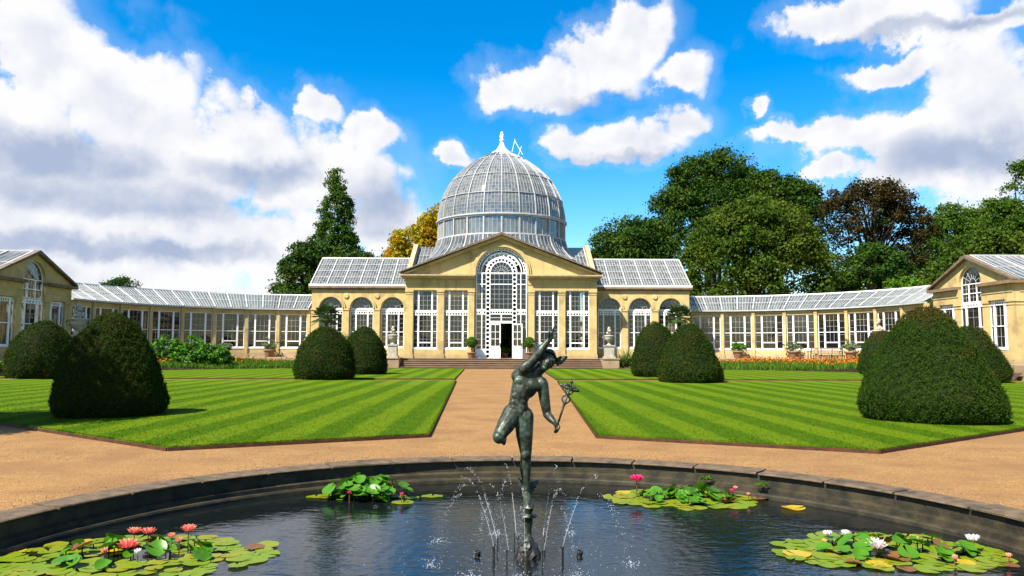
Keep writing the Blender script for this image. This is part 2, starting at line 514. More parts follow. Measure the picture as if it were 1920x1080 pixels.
# ------------------------------------------------------------------ mesh helpers
class MB:
    def __init__(self):
        self.v = []
        self.f = []

    def add(self, vs, fs, M=None):
        o = len(self.v)
        if M is not None:
            vs = [tuple(M @ Vector(p)) for p in vs]
        self.v.extend(tuple(p) for p in vs)
        self.f.extend(tuple(i + o for i in q) for q in fs)
        return self

    def box(self, x0, x1, y0, y1, z0, z1, M=None):
        vs = [(x0, y0, z0), (x1, y0, z0), (x1, y1, z0), (x0, y1, z0), (x0, y0, z1), (x1, y0, z1), (x1, y1, z1), (x0, y1, z1)]
        fs = [(0, 3, 2, 1), (4, 5, 6, 7), (0, 1, 5, 4), (1, 2, 6, 5), (2, 3, 7, 6), (3, 0, 4, 7)]
        return self.add(vs, fs, M)

    def bar(self, p, q, w, d=None, up=(0, 0, 1)):
        """square beam from p to q"""
        p, q = Vector(p), Vector(q)
        d = w if d is None else d
        a = (q - p).normalized()
        u = Vector(up)
        s = a.cross(u)
        if s.length < 1e-4:
            s = a.cross(Vector((0, 1, 0)))
        s.normalize()
        t = s.cross(a)
        s *= w / 2
        t *= d / 2
        vs = [p - s - t, p + s - t, p + s + t, p - s + t, q - s - t, q + s - t, q + s + t, q - s + t]
        fs = [(0, 3, 2, 1), (4, 5, 6, 7), (0, 1, 5, 4), (1, 2, 6, 5), (2, 3, 7, 6), (3, 0, 4, 7)]
        return self.add(vs, fs)

    def tube(self, pts, rad, n=6, caps=True):
        pts = [Vector(p) for p in pts]
        rads = rad if isinstance(rad, (list, tuple)) else [rad] * len(pts)
        o = len(self.v)
        ref = Vector((0.31, 0.17, 0.93))
        for i, p in enumerate(pts):
            a = (pts[min(i + 1, len(pts) - 1)] - pts[max(i - 1, 0)]).normalized()
            s = a.cross(ref)
            if s.length < 1e-3:
                s = a.cross(Vector((1, 0, 0)))
            s.normalize()
            t = a.cross(s)
            for k in range(n):
                an = 2 * PI * k / n
                self.v.append(tuple(p + (s * math.cos(an) + t * math.sin(an)) * rads[i]))
        for i in range(len(pts) - 1):
            for k in range(n):
                k2 = (k + 1) % n
                self.f.append((o + i * n + k, o + i * n + k2, o + (i + 1) * n + k2, o + (i + 1) * n + k))
        if caps:
            self.f.append(tuple(o + k for k in reversed(range(n))))
            self.f.append(tuple(o + (len(pts) - 1) * n + k for k in range(n)))
        return self

    def lathe(self, prof, n=24, c=(0, 0, 0), a0=0.0, a1=2 * PI):
        o = len(self.v)
        full = abs(a1 - a0 - 2 * PI) < 1e-6
        cols = n if full else n + 1
        for (r, z) in prof:
            for k in range(cols):
                an = a0 + (a1 - a0) * k / n
                self.v.append((c[0] + r * math.cos(an), c[1] + r * math.sin(an), c[2] + z))
        for i in range(len(prof) - 1):
            for k in range(n):
                k2 = (k + 1) % cols
                self.f.append((o + i * cols + k, o + i * cols + k2, o + (i + 1) * cols + k2, o + (i + 1) * cols + k))
        return self

    def extrude(self, outer, holes, y0, y1, M=None):
        """flat shape in x/z with holes, from y0 to y1"""
        loops = [outer] + list(holes)
        flat = [p for lp in loops for p in lp]
        tris = tessellate_polygon([[Vector((p[0], p[1], 0)) for p in lp] for lp in loops])
        n = len(flat)
        vs = [(p[0], y0, p[1]) for p in flat] + [(p[0], y1, p[1]) for p in flat]
        fs = []
        for t in tris:
            a, b, c = (Vector((flat[i][0], flat[i][1], 0)) for i in t)
            s = (b - a).cross(c - a).z
            t = tuple(t) if s > 0 else tuple(reversed(t))
            fs.append(t)
            fs.append(tuple(i + n for i in reversed(t)))
        o = 0
        for lp in loops:
            m = len(lp)
            for i in range(m):
                j = (i + 1) % m
                fs.append((o + i, o + j, n + o + j, n + o + i))
            o += m
        return self.add(vs, fs, M)

    def roundels(self, P, n, w, h, y0, y1, hole=0.36):
        """a strip of n square cells with round holes; P(u, v) maps u in 0..w, v in 0..h to (x, z)"""
        cw = w / n
        for i in range(n):
            u0 = i * cw
            uc, vc = u0 + cw / 2, h / 2
            rr = min(cw, h) * hole
            outer = [(u0, 0), (uc, 0), (u0 + cw, 0), (u0 + cw, vc), (u0 + cw, h), (uc, h), (u0, h), (u0, vc)]
            inner = [(uc + rr * math.cos(PI * 1.25 + PI / 4 * k), vc + rr * math.sin(PI * 1.25 + PI / 4 * k)) for k in range(8)]
            vs = []
            for y in (y0, y1):
                for ring in (outer, inner):
                    for (u, v) in ring:
                        x, z = P(u, v)
                        vs.append((x, y, z))
            fs = []
            for k in range(8):
                k2 = (k + 1) % 8
                fs.append((k, k2, 8 + k2, 8 + k))
                fs.append((16 + k2, 16 + k, 24 + k, 24 + k2))
                fs.append((8 + k, 8 + k2, 24 + k2, 24 + k))
            self.add(vs, fs)
        return self

    def mesh(self, name, mat, smooth=False):
        me = bpy.data.meshes.new(name)
        me.from_pydata(self.v, [], self.f)
        if mat:
            me.materials.append(MATS[mat])
        if smooth:
            me.polygons.foreach_set('use_smooth', [True] * len(me.polygons))
        me.update()
        return me


WM = {}


def obj(name, me, parent=None, M=None):
    o = bpy.data.objects.new(name, me)
    COL.objects.link(o)
    M = Matrix() if M is None else M
    WM[o.name] = M
    if parent is not None:
        o.parent = parent
        o.matrix_parent_inverse = WM[parent.name].inverted()
    o.matrix_basis = M
    return o


def build(name, mb, mat, parent=None, M=None, smooth=False):
    return obj(name, mb.mesh(name, mat, smooth), parent, M)


def tag(o, label=None, cat=None, group=None, kind=None):
    for k, v in (('label', label), ('category', cat), ('group', group), ('kind', kind)):
        if v:
            o[k] = v
    return o


def thing(name, label, cat, loc=(0, 0, 0), group=None, M=None):
    o = obj(name, None, None, M if M is not None else Matrix.Translation(Vector(loc)))
    o.empty_display_size = 0.3
    return tag(o, label, cat, group)


def np_mesh(name, verts, quads, mat, smooth=False):
    """mesh from numpy arrays, faces all with the same number of corners"""
    me = bpy.data.meshes.new(name)
    nv, nf, k = len(verts), len(quads), quads.shape[1]
    me.vertices.add(nv)
    me.vertices.foreach_set('co', np.ascontiguousarray(verts, dtype=np.float32).ravel())
    me.loops.add(nf * k)
    me.loops.foreach_set('vertex_index', np.ascontiguousarray(quads, dtype=np.int32).ravel())
    me.polygons.add(nf)
    me.polygons.foreach_set('loop_start', np.arange(0, nf * k, k, dtype=np.int32))
    me.polygons.foreach_set('loop_total', np.full(nf, k, dtype=np.int32))
    if smooth:
        me.polygons.foreach_set('use_smooth', np.ones(nf, dtype=bool))
    if mat:
        me.materials.append(MATS[mat])
    me.update(calc_edges=True)
    return me


def unit(a):
    return a / np.maximum(np.linalg.norm(a, axis=1, keepdims=True), 1e-9)


def leaf_quads(pos, nrm, size, aspect, rg):
    """pointed leaf faces (rhombus) at pos, facing nrm"""
    n = len(pos)
    r = unit(rg.normal(size=(n, 3)))
    t = unit(np.cross(nrm, r))
    b = np.cross(nrm, t)
    size = np.broadcast_to(np.asarray(size), (n,))[:, None]
    L = t * size
    Wd = b * size * aspect
    bend = nrm * size * 0.18
    v = np.stack([pos - L - bend, pos + Wd, pos + L - bend, pos - Wd], axis=1).reshape(-1, 3)
    f = np.arange(n * 4).reshape(n, 4)
    return v, f


def join(parts):
    vs, fs, o = [], [], 0
    for v, f in parts:
        vs.append(v)
        fs.append(f + o)
        o += len(v)
    return np.concatenate(vs), np.concatenate(fs)


def ball(rg, n):
    return unit(rg.normal(size=(n, 3)))


def clump_leaves(centers, radii, per, size, rg, aspect=0.6, out=0.6, shell=0.55):
    """leaves spread over many little clumps"""
    k = len(centers)
    d = ball(rg, k * per)
    d[:, 2] = np.abs(d[:, 2]) * np.where(rg.random(k * per) < 0.72, 1, -1)
    c = np.repeat(centers, per, axis=0)
    rr = np.repeat(radii, per)[:, None]
    p = c + d * rr * (shell + (1 - shell) * rg.random((k * per, 1))) * np.array([1.0, 1.0, 0.78])
    nrm = unit(d * out + rg.normal(size=d.shape) * (1 - out) + np.array([0, 0, 0.25]))
    return leaf_quads(p, nrm, size * (0.5 + 0.95 * rg.random(k * per) ** 2), aspect, rg)


# ================================================================== SETTING
POND = (0.10, 6.2)
POND_R = 5.45      # outer edge of the coping
WATER_Z = -0.30


def ring_sheet(name, c, r0, r1, z, mat, n=96, rings=(0, 1)):
    mb = MB()
    mb.lathe([(r0 + (r1 - r0) * t, 0) for t in rings], n, (c[0], c[1], z))
    mb.f = [tuple(reversed(q)) for q in mb.f]
    return build(name, mb, mat)


tag(ring_sheet('gravel_path', POND, POND_R - 0.12, 92.0, 0.0, 'gravel', 128, (0, .02, .06, .2, 1)), kind='structure')
tag(ring_sheet('ground', POND, 90.0, 4000.0, -0.02, 'grass_far', 96, (0, .02, .1, 1)), kind='structure')

# water
mb = MB()
mb.lathe([(5.2, 0), (3.5, 0), (1.5, 0), (0.001, 0)], 72, (POND[0], POND[1], WATER_Z))
tag(build('pond_water', mb, 'water'), kind='structure')

# pond basin: inner wall with coping stones, ledge blocks
basin = tag(obj('pond_basin', None, None, Matrix.Translation((POND[0], POND[1], -0.6))), kind='structure')
mb = MB()
mb.lathe([(5.02, -0.55), (5.02, -0.19), (5.09, -0.17), (5.09, -0.028), (5.43, -0.028)], 96, (POND[0], POND[1], 0))
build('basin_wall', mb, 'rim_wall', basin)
NST = 36
for k in range(NST):
    rg = np.random.default_rng(500 + k)
    a0 = 2 * PI * k / NST + 0.0028
    a1 = 2 * PI * (k + 1) / NST - 0.0028
    m = MB()
    z1 = 0.006 + rg.uniform(-.006, .006)
    dr = rg.uniform(-.008, .008)
    m.lathe([(5.05 + dr, -0.024), (5.035 + dr, -0.016), (5.035 + dr, z1 - .010), (5.05 + dr, z1), (POND_R - .03, z1 + .002), (POND_R, z1 - .02), (POND_R, -0.026), (5.05 + dr, -0.024)], 5,
            (POND[0], POND[1], 0), a0, a1)
    n = 6
    prof = 7
    m.f.append(tuple(i * n for i in range(prof)))
    m.f.append(tuple(i * n + 5 for i in reversed(range(prof))))
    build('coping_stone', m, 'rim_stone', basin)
mb = MB()
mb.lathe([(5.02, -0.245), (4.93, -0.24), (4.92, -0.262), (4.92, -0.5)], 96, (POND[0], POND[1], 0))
build('ledge', mb, 'rim_wall', basin)


# lawns -------------------------------------------------------------
def lawn(name, poly):
    """poly: list of (x, y), counter-clockwise; a slab of turf with a timber edging"""
    o = tag(obj(name, None, None, Matrix.Translation((poly[0][0], poly[0][1], 0))), kind='structure')
    m = MB()
    n = len(poly)
    tris = tessellate_polygon([[Vector((p[0], p[1], 0)) for p in poly]])
    vs = [(p[0], p[1], 0.075) for p in poly] + [(p[0], p[1], -0.02) for p in poly]
    fs = []
    for t in tris:
        a, b, c = (Vector((*poly[i], 0)) for i in t)
        t = tuple(t) if (b - a).cross(c - a).z > 0 else tuple(reversed(t))
        fs.append(t)
    for i in range(n):
        j = (i + 1) % n
        fs.append((n + i, n + j, j, i))
    m.add(vs, fs)
    build('turf', m, 'lawn', o)
    for i in range(n):
        a, b = Vector((*poly[i], 0)), Vector((*poly[(i + 1) % n], 0))
        L = (b - a).length
        k = max(1, int(L / 4))
        d = (b - a) / L
        nn = Vector((d.y, -d.x, 0))
        for q in range(k):
            e = MB()
            p0 = a + d * (L * q / k + 0.006) + nn * 0.012
            p1 = a + d * (L * (q + 1) / k - 0.006) + nn * 0.012
            e.bar((p0.x, p0.y, 0.018), (p1.x, p1.y, 0.018), 0.02, 0.075)
            build('edging_board', e, 'edging', o)
    return o


LAWN_L = [(-1.41, 14.04), (-2.25, 37.0), (-34, 37.0), (-34, 33.4), (-10.64, 16.12), (-5.38, 12.14)]
LAWN_R = [(1.71, 13.91), (5.92, 11.91), (10.62, 15.26), (34, 31.8), (34, 37.0), (2.75, 37.0)]
lawn('lawn_front_left', LAWN_L)
lawn('lawn_front_right', LAWN_R)
ARC = [(4.5, 58.3), (10, 58.3), (17, 57), (21, 54.5), (24, 51.4), (26, 47), (27, 42), (27.2, 39.2)]
LAWN_BL = [(-2.45, 39.2), (-2.85, 58.0)] + [(-x, y) for (x, y) in ARC]
LAWN_BR = [(2.85, 39.2), (27.2, 39.2)] + list(reversed(ARC[:-1])) + [(3.05, 58.0)]
lawn('lawn_back_left', LAWN_BL)
lawn('lawn_back_right', LAWN_BR)


def inside(px, py, poly):
    c = np.zeros(len(px), dtype=bool)
    n = len(poly)
    for i in range(n):
        x1, y1 = poly[i]
        x2, y2 = poly[(i + 1) % n]
        t = ((y1 > py) != (y2 > py)) & (px < (x2 - x1) * (py - y1) / (y2 - y1 + 1e-12) + x1)
        c ^= t
    return c


def blades(name, poly, n, ymax, seed):
    rg = np.random.default_rng(seed)
    y = 11.5 + (ymax - 11.5) * rg.random(n * 3) ** 1.35
    x = (rg.random(n * 3) - 0.5) * 2 * (y * 0.72 + 0.5)
    ok = inside(x, y, poly)
    x, y = x[ok][:n], y[ok][:n]
    # a dense fringe along the front edges
    ex, ey = [], []
    for i in range(len(poly)):
        a, b = np.array(poly[i]), np.array(poly[(i + 1) % len(poly)])
        if min(a[1], b[1]) > 20:
            continue
        L = np.linalg.norm(b - a)
        k = int(L * 130)
        t = rg.random(k)
        p = a + (b - a) * t[:, None] + rg.normal(size=(k, 2)) * 0.012
        ex.append(p[:, 0])
        ey.append(p[:, 1])
    x = np.concatenate([x] + ex)
    y = np.concatenate([y] + ey)
    m = len(x)
    h = 0.012 + 0.016 * rg.random(m)
    an = rg.random(m) * 2 * PI
    w = 0.006 + 0.005 * rg.random(m)
    lean = rg.normal(size=(m, 2)) * 0.012
    base = np.stack([x, y, np.full(m, 0.07)], 1)
    s = np.stack([np.cos(an) * w, np.sin(an) * w, np.zeros(m)], 1)
    tip = base + np.stack([lean[:, 0], lean[:, 1], h], 1)
    v = np.stack([base - s, base + s, tip], 1).reshape(-1, 3)
    f = np.arange(m * 3).reshape(m, 3)
    return tag(obj(name, np_mesh(name, v, f, 'lawn_blade')), 'short mown grass blades of the front lawn', 'grass', kind='stuff')


blades('grass', LAWN_L, 70000, 32.0, 3)
blades('grass', LAWN_R, 70000, 32.0, 4)

# loose stones lying on the gravel
_rg = np.random.default_rng(17)
_n = 9000
_y = 11.2 + 12 * _rg.random(_n) ** 1.6
_x = (_rg.random(_n) - .5) * 2 * (_y * .70)
_r = np.hypot(_x - POND[0], _y - POND[1])
_ok = (_r > POND_R + .03) & ~inside(_x, _y, LAWN_L) & ~inside(_x, _y, LAWN_R)
_a = _rg.random(3000) * 2 * PI
_rr = POND_R + .03 + np.abs(_rg.normal(size=3000)) * .25
_x = np.concatenate([_x[_ok], POND[0] + _rr * np.cos(_a)])
_y = np.concatenate([_y[_ok], POND[1] + _rr * np.sin(_a)])
_s = _rg.uniform(.004, .010, len(_x))
_oct = np.array([(1, 0, 0), (-1, 0, 0), (0, 1, 0), (0, -1, 0), (0, 0, .7), (0, 0, -.7)])
_of = np.array([(0, 2, 4), (2, 1, 4), (1, 3, 4), (3, 0, 4), (2, 0, 5), (1, 2, 5), (3, 1, 5), (0, 3, 5)])
_v = (np.stack([_x, _y, _s * .4], 1)[:, None, :] + _oct[None] * _s[:, None, None]).reshape(-1, 3)
_f = (_of[None] + (np.arange(len(_x)) * 6)[:, None, None]).reshape(-1, 3)
tag(obj('loose_gravel', np_mesh('loose_gravel', _v, _f, 'pebble')), 'loose stones scattered over the gravel', 'gravel', kind='stuff')

# terrace the glasshouse stands on -----------------------------------
TZ = 0.82
AC = (17.0, 53.5)
AR = 13.7


def arc(sx, r, t0, t1, n):
    return [(sx * (AC[0] + r * math.sin(R(t0 + (t1 - t0) * i / n))), AC[1] + r * math.cos(R(t0 + (t1 - t0) * i / n))) for i in range(n + 1)]


right_front = [(8.2, 61.0), (17, 61.0)] + arc(1, 10.6, 28, 90, 10)[0:] + [(27.6, 38.0)]
right_front[1] = (18.5, 62.0)
outline = [(-x, y) for (x, y) in reversed(right_front)] + right_front + [(62, 38.0), (62, 84), (-62, 84), (-62, 38.0)]
mb = MB()
tr = tessellate_polygon([[Vector((p[0], p[1], 0)) for p in outline]])
n = len(outline)
fs = []
for t in tr:
    a, b, c = (Vector((*outline[i], 0)) for i in t)
    fs.append(tuple(t) if (b - a).cross(c - a).z > 0 else tuple(reversed(t)))
for i in range(n):
    j = (i + 1) % n
    fs.append((i, j, n + j, n + i))
    fs.append((n + i, n + j, j, i))
mb.add([(p[0], p[1], TZ) for p in outline] + [(p[0], p[1], -0.05) for p in outline], fs[:len(tr)] + fs[len(tr)::2])
tag(build('terrace', mb, 'terrace_stone'), kind='structure')

# entrance steps, each its own part
steps = thing('entrance_steps', 'wide brown stone steps up to the glasshouse doors', 'steps', (0, 60.0, 0))
for k in range(5):
    m = MB()
    m.box(-8.0, 8.0, 59.0 + k * 0.4, 61.02, k * 0.164 + (0.002 if k else -0.02), (k + 1) * 0.164 - 0.035)
    m.box(-8.0, 8.0, 58.96 + k * 0.4, 61.02, (k + 1) * 0.164 - 0.034, (k + 1) * 0.164 + (0.004 if k == 4 else 0))
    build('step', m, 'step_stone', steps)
for s in (-1, 1):
    m = MB()
    m.box(min(s * 8.02, s * 9.3), max(s * 8.02, s * 9.3), 58.9, 61.05, -0.02, 0.80)
    m.box(min(s * 8.0, s * 9.36), max(s * 8.0, s * 9.36), 58.84, 61.04, 0.801, 0.87)
    build('cheek_wall', m, 'terrace_stone', steps)

# ================================================================== GLASSHOUSE PARTS
CACHE = {}


def cached(key, fn):
    if key not in CACHE:
        CACHE[key] = fn()
    return CACHE[key]


def window(parent, M, key, w, z0, z1, mull=(), rails=(), bars=None, band=None, sill=True, arch=None, arch_z=None, frame=0.055, low=None):
    """White window: local x across (centred), y inwards, z up.
    mull: x of mullions (x, thickness); rails: z of heavy rails (z, thickness); bars: list of (x0,x1,z0,z1,nx,nz) fine glazing;
    band: (z0, z1, n) strip of roundels; arch: radius of a fanlight above z1"""
    def frame_mesh():
        m = MB()
        h = w / 2
        m.box(-h, -h + frame, 0.0, 0.10, z0, z1)
        m.box(h - frame, h, 0.0, 0.10, z0, z1)
        m.box(-h + frame, h - frame, 0.002, 0.098, z1 - frame, z1)
        m.box(-h + frame, h - frame, 0.002, 0.098, z0, z0 + frame)
        for (x, t) in mull:
            m.box(x - t / 2, x + t / 2, -0.02, 0.12, z0 + frame, z1 - frame)
        for (z, t) in rails:
            m.box(-h + frame, h - frame, -0.012, 0.11, z - t / 2, z + t / 2)
        if band:
            b0, b1, n = band
            m.roundels(lambda u, v: (-h + u, b0 + v), n, w, b1 - b0, -0.03, 0.02, 0.40)
        if sill:
            m.box(-h - 0.02, h + 0.02, -0.09, 0.101, z0 - 0.12, z0)
        if low:
            x0, x1, zz, t = low
            m.box(x0, x1, -0.008, 0.105, zz - t / 2, zz + t / 2)
        if arch:
            cz = arch_z
            pts = 14
            for i in range(pts):
                a0, a1 = PI * i / pts, PI * (i + 1) / pts
                m.bar((arch * math.cos(a0), .05, cz + arch * math.sin(a0)), (arch * math.cos(a1), .05, cz + arch * math.sin(a1)), 0.08, 0.07, (0, 1, 0))
        return m.mesh('window', 'white_paint')

    def bar_mesh():
        m = MB()
        for (x0, x1, a, b, nx, nz) in (bars or []):
            for i in range(1, nx):
                x = x0 + (x1 - x0) * i / nx
                m.box(x - 0.007, x + 0.007, 0.03, 0.07, a, b)
            for j in range(1, nz):
                z = a + (b - a) * j / nz
                m.box(x0, x1, 0.032, 0.068, z - 0.007, z + 0.007)
        if arch:
            for i in range(1, 7):
                an = PI * i / 7
                m.bar((0.28 * arch * math.cos(an), .05, arch_z + 0.28 * arch * math.sin(an)), (arch * math.cos(an), .05, arch_z + arch * math.sin(an)), 0.022, 0.03, (0, 1, 0))
            for rr in (0.28, 0.68):
                for i in range(12):
                    a0, a1 = PI * i / 12, PI * (i + 1) / 12
                    m.bar((arch * rr * math.cos(a0), .05, arch_z + arch * rr * math.sin(a0)), (arch * rr * math.cos(a1), .05, arch_z + arch * rr * math.sin(a1)), 0.022, 0.03, (0, 1, 0))
        return m.mesh('glazing_bar', 'roof_white') if m.v else None

    o = obj('window', cached(('w',) + key, frame_mesh), parent, M)
    bm = cached(('b',) + key, bar_mesh)
    if bm:
        tag(obj('glazing_bar', bm, o, M), kind='stuff')
    # panes: one for every light between mullions and rails
    xs = [-w / 2 + frame] + [x for (x, t) in mull] + [w / 2 - frame]
    zs = [z0 + frame] + sorted([z for (z, t) in rails] + ([band[0], band[1]] if band else [])) + [z1 - frame]
    for i in range(len(xs) - 1):
        for j in range(len(zs) - 1):
            if zs[j + 1] - zs[j] < 0.03:
                continue

            def pane():
                m = MB()
                m.add([(xs[i], .05, zs[j]), (xs[i + 1], .05, zs[j]), (xs[i + 1], .05, zs[j + 1]), (xs[i], .05, zs[j + 1])], [(0, 1, 2, 3)])
                return m.mesh('pane', 'glass_window')
            tw = Matrix.Rotation(random.uniform(-.006, .006), 4, 'Z') @ Matrix.Rotation(random.uniform(-.004, .004), 4, 'X')
            obj('pane', cached(('p', i, j) + key, pane), o, M @ tw)
    if arch:
        def fan():
            m = MB()
            vs = [(0, .05, arch_z)] + [(arch * math.cos(PI * i / 14), .05, arch_z + arch * math.sin(PI * i / 14)) for i in range(15)]
            m.add(vs, [(0, i + 1, i + 2) for i in range(14)])
            return m.mesh('fanlight', 'glass_window')
        obj('fanlight', cached(('f',) + key, fan), o, M)
    return o


def glass_panel(name, parent, P, nu, nv, mat, rg, key=None, tilt=0.012, M=None):
    """a glazed panel made of nu x nv little panes, each a touch out of plane; P(u, v) gives points"""
    vs, fs = [], []
    for i in range(nu):
        for j in range(nv):
            q = [Vector(P((i + a) / nu, (j + b) / nv)) for a, b in ((0, 0), (1, 0), (1, 1), (0, 1))]
            c = (q[0] + q[1] + q[2] + q[3]) / 4
            nn = (q[1] - q[0]).cross(q[3] - q[0]).normalized()
            r1 = rg.normal() * tilt
            r2 = rg.normal() * tilt
            e1 = (q[1] - q[0]).normalized()
            e2 = nn.cross(e1)
            k = len(vs)
            for p in q:
                d = p - c
                vs.append(tuple(p + nn * (d.dot(e1) * r1 + d.dot(e2) * r2)))
            fs.append((k, k + 1, k + 2, k + 3))
    m = MB()
    m.add(vs, fs)
    return obj(name, m.mesh(name, mat), parent, M)


def slope_roof(parent, P, npan, nrow, nb, rg, mat='glass_roof', raf=0.085, fine=0.022, nfine=5, row_bars=True):
    """glazed roof slope: P(u, v) u along 0..1, v up 0..1. npan panels of nrow rows, white rafters and fine bars"""
    def off(u, v, h):
        a = Vector(P(u, v))
        e = 0.004
        t1 = Vector(P(min(u + e, 1), v)) - Vector(P(max(u - e, 0), v))
        t2 = Vector(P(u, min(v + e, 1))) - Vector(P(u, max(v - e, 0)))
        nn = t1.cross(t2).normalized()
        return a + nn * h, nn
    for i in range(npan + 1):
        m = MB()
        a, nn = off(i / npan, 0, 0.03)
        b, _ = off(i / npan, 1, 0.03)
        m.bar(a, b, raf, 0.09, nn)
        build('rafter', m, 'roof_white', parent)
    fb = MB()
    for i in range(npan):
        for k in range(1, nb):
            u = (i + k / nb) / npan
            a, nn = off(u, 0, 0.012)
            b, _ = off(u, 1, 0.012)
            fb.bar(a, b, fine, 0.03, nn)
    for j in range(1, nrow * nfine):
        for i in range(npan):
            u0, u1 = i / npan, (i + 1) / npan
            v = j / (nrow * nfine)
            a, nn = off(u0 + 1e-3, v, 0.008)
            b, _ = off(u1 - 1e-3, v, 0.008)
            main = (j % nfine == 0)
            fb.bar(a, b, 0.05 if main else 0.014, 0.05 if main else 0.015, nn)
    tag(build('glazing_bar', fb, 'roof_white', parent), kind='stuff')
    for i in range(npan):
        for j in range(nrow):
            glass_panel('pane', parent, lambda a, b: P((i + a) / npan, (j + b) / nrow), nb, nfine, mat, rg)


def arch_pts(cx, cz, r, n=20, a0=0.0, a1=PI):
    return [(cx + r * math.cos(a0 + (a1 - a0) * i / n), cz + r * math.sin(a0 + (a1 - a0) * i / n)) for i in range(n + 1)]


def pilaster(parent, x0, x1, yf, yb, z0, z1, M=None, mat='stone'):
    m = MB()
    w = x1 - x0
    m.box(x0 - .06, x1 + .06, yf - .06, yb, z0, z0 + .28)
    m.box(x0 - .03, x1 + .03, yf - .03, yb, z0 + .281, z0 + .36)
    m.box(x0, x1, yf, yb, z0 + .361, z1 - .36)
    m.box(x0 - .03, x1 + .03, yf - .03, yb, z1 - .359, z1 - .31)
    m.box(x0, x1, yf, yb, z1 - .309, z1 - .16)
    m.box(x0 - .05, x1 + .05, yf - .05, yb, z1 - .159, z1)
    return build('pilaster', m, mat, parent, M)


# ------------------------------------------------------------------ central block
cons = thing('domed_glasshouse', 'domed central block of the glasshouse with white ribs and yellow stone pediment', 'glasshouse', (0, 62, TZ))
rg0 = np.random.default_rng(77)
FY = 62.0
xs_p = [(-7.94, -7.33), (-5.32, -4.77), (-2.75, -2.24), (2.24, 2.75), (4.77, 5.32), (7.33, 7.94)]
for (a, b) in xs_p:
    pilaster(cons, a, b, FY, FY + 0.6, TZ, 6.45)
# plinth panels under the windows
for (a, b) in ((-7.33, -5.32), (-4.77, -2.75), (2.75, 4.77), (5.32, 7.33)):
    m = MB()
    m.box(a, b, FY + 0.12, FY + 0.55, TZ, 1.53)
    m.box(a, b, FY + 0.07, FY + 0.119, TZ, TZ + 0.3)
    build('plinth_panel', m, 'stone', cons)
# side returns of the portico
for s in (-1, 1):
    m = MB()
    m.box(min(s * 7.3, s * 7.9), max(s * 7.3, s * 7.9), FY + .601, 64.2, TZ, 6.45)
    build('return_wall', m, 'stone', cons)
# entablature in two halves, broken by the arch
for s in (-1, 1):
    def bx(m, xi, xo, y0, z0, z1):
        m.box(min(s * xi, s * xo), max(s * xi, s * xo), y0, 64.3, z0, z1)
    m = MB()
    bx(m, 2.2, 7.98, FY - .02, 6.452, 6.93)
    bx(m, 2.2, 8.0, FY - .07, 6.931, 7.0)
    bx(m, 2.2, 7.97, FY - .01, 7.001, 7.36)
    build('entablature', m, 'stone', cons)
    m = MB()
    bx(m, 2.2, 8.10, FY - .20, 7.362, 7.46)
    bx(m, 2.2, 8.28, FY - .50, 7.461, 7.60)
    build('cornice', m, 'stone', cons)
    m = MB()
    bx(m, 2.2, 8.38, FY - .60, 7.602, 7.72)
    build('cornice_cap', m, 'stone_base', cons)
# tympanum with the great arch
APX, EAV = 11.0, 7.72
outer = [(-8.0, EAV), (-2.15, EAV), (-2.15, 7.95)] + [(-p[0], p[1]) for p in arch_pts(0, 7.95, 2.15, 24)][1:-1] + [(2.15, 7.95), (2.15, EAV), (8.0, EAV), (0, APX - .12)]
m = MB()
m.extrude(outer, [], FY + 0.02, FY + 0.5)
build('tympanum', m, 'stone', cons)
# archivolt mouldings
for (r0, r1, y0) in ((2.152, 2.30, FY - .20), (2.301, 2.47, FY - .10)):
    m = MB()
    ring = [(p[0], p[1]) for p in arch_pts(0, 7.95, r1, 28)] + [(-p[0], p[1]) for p in arch_pts(0, 7.95, r0, 28)]
    m.extrude([(r1, EAV)] + ring[:29] + [(-r1, EAV), (-r0, EAV)] + ring[29:] + [(r0, EAV)], [], y0, FY + .3)
    build('archivolt', m, 'stone', cons)
# raking cornices
for s in (-1, 1):
    for nm, mat, z0, z1, y0, ex in (('raking_cornice', 'stone', -0.46, -0.16, -.34, 0.0), ('raking_coping', 'coping_lead', -0.159, 0.06, -.62, 0.12)):
        m = MB()
        A, B = 8.32 + ex, 0.0
        dz = (APX + .12 - EAV) / 8.4
        m.extrude([(s * A, EAV + (8.4 - A) * dz + z0 + .32), (s * B, EAV + 8.4 * dz + z0 + .1), (s * B, EAV + 8.4 * dz + z1 + .1), (s * A, EAV + (8.4 - A) * dz + z1 + .18)], [], FY + y0, FY + .55)
        build(nm, m, mat, cons)
# windows between the pilasters
for (a, b, k) in ((-7.33, -5.32, 0), (-4.77, -2.75, 1), (2.75, 4.77, 1), (5.32, 7.33, 0)):
    w = b - a
    M = Matrix.Translation(((a + b) / 2, FY + 0.22, 0))
    h = w / 2 - .07
    window(cons, M, ('por', round(w, 2)), w, 1.66, 6.44, mull=((-.56, .13), (.56, .13)), rails=((4.72, .15), (3.02, .05)),
           band=(4.36, 4.62, 9), low=(-.48, .48, 2.1, .1),
           bars=((-.48, .48, 1.73, 3.02, 3, 2), (-.48, .48, 3.02, 4.36, 3, 3), (-.48, .48, 4.82, 6.37, 3, 4), (-h, -.64, 1.73, 4.36, 1, 7), (.64, h, 1.73, 4.36, 1, 7), (-h, -.64, 4.82, 6.37, 1, 4), (.64, h, 4.82, 6.37, 1, 4)))

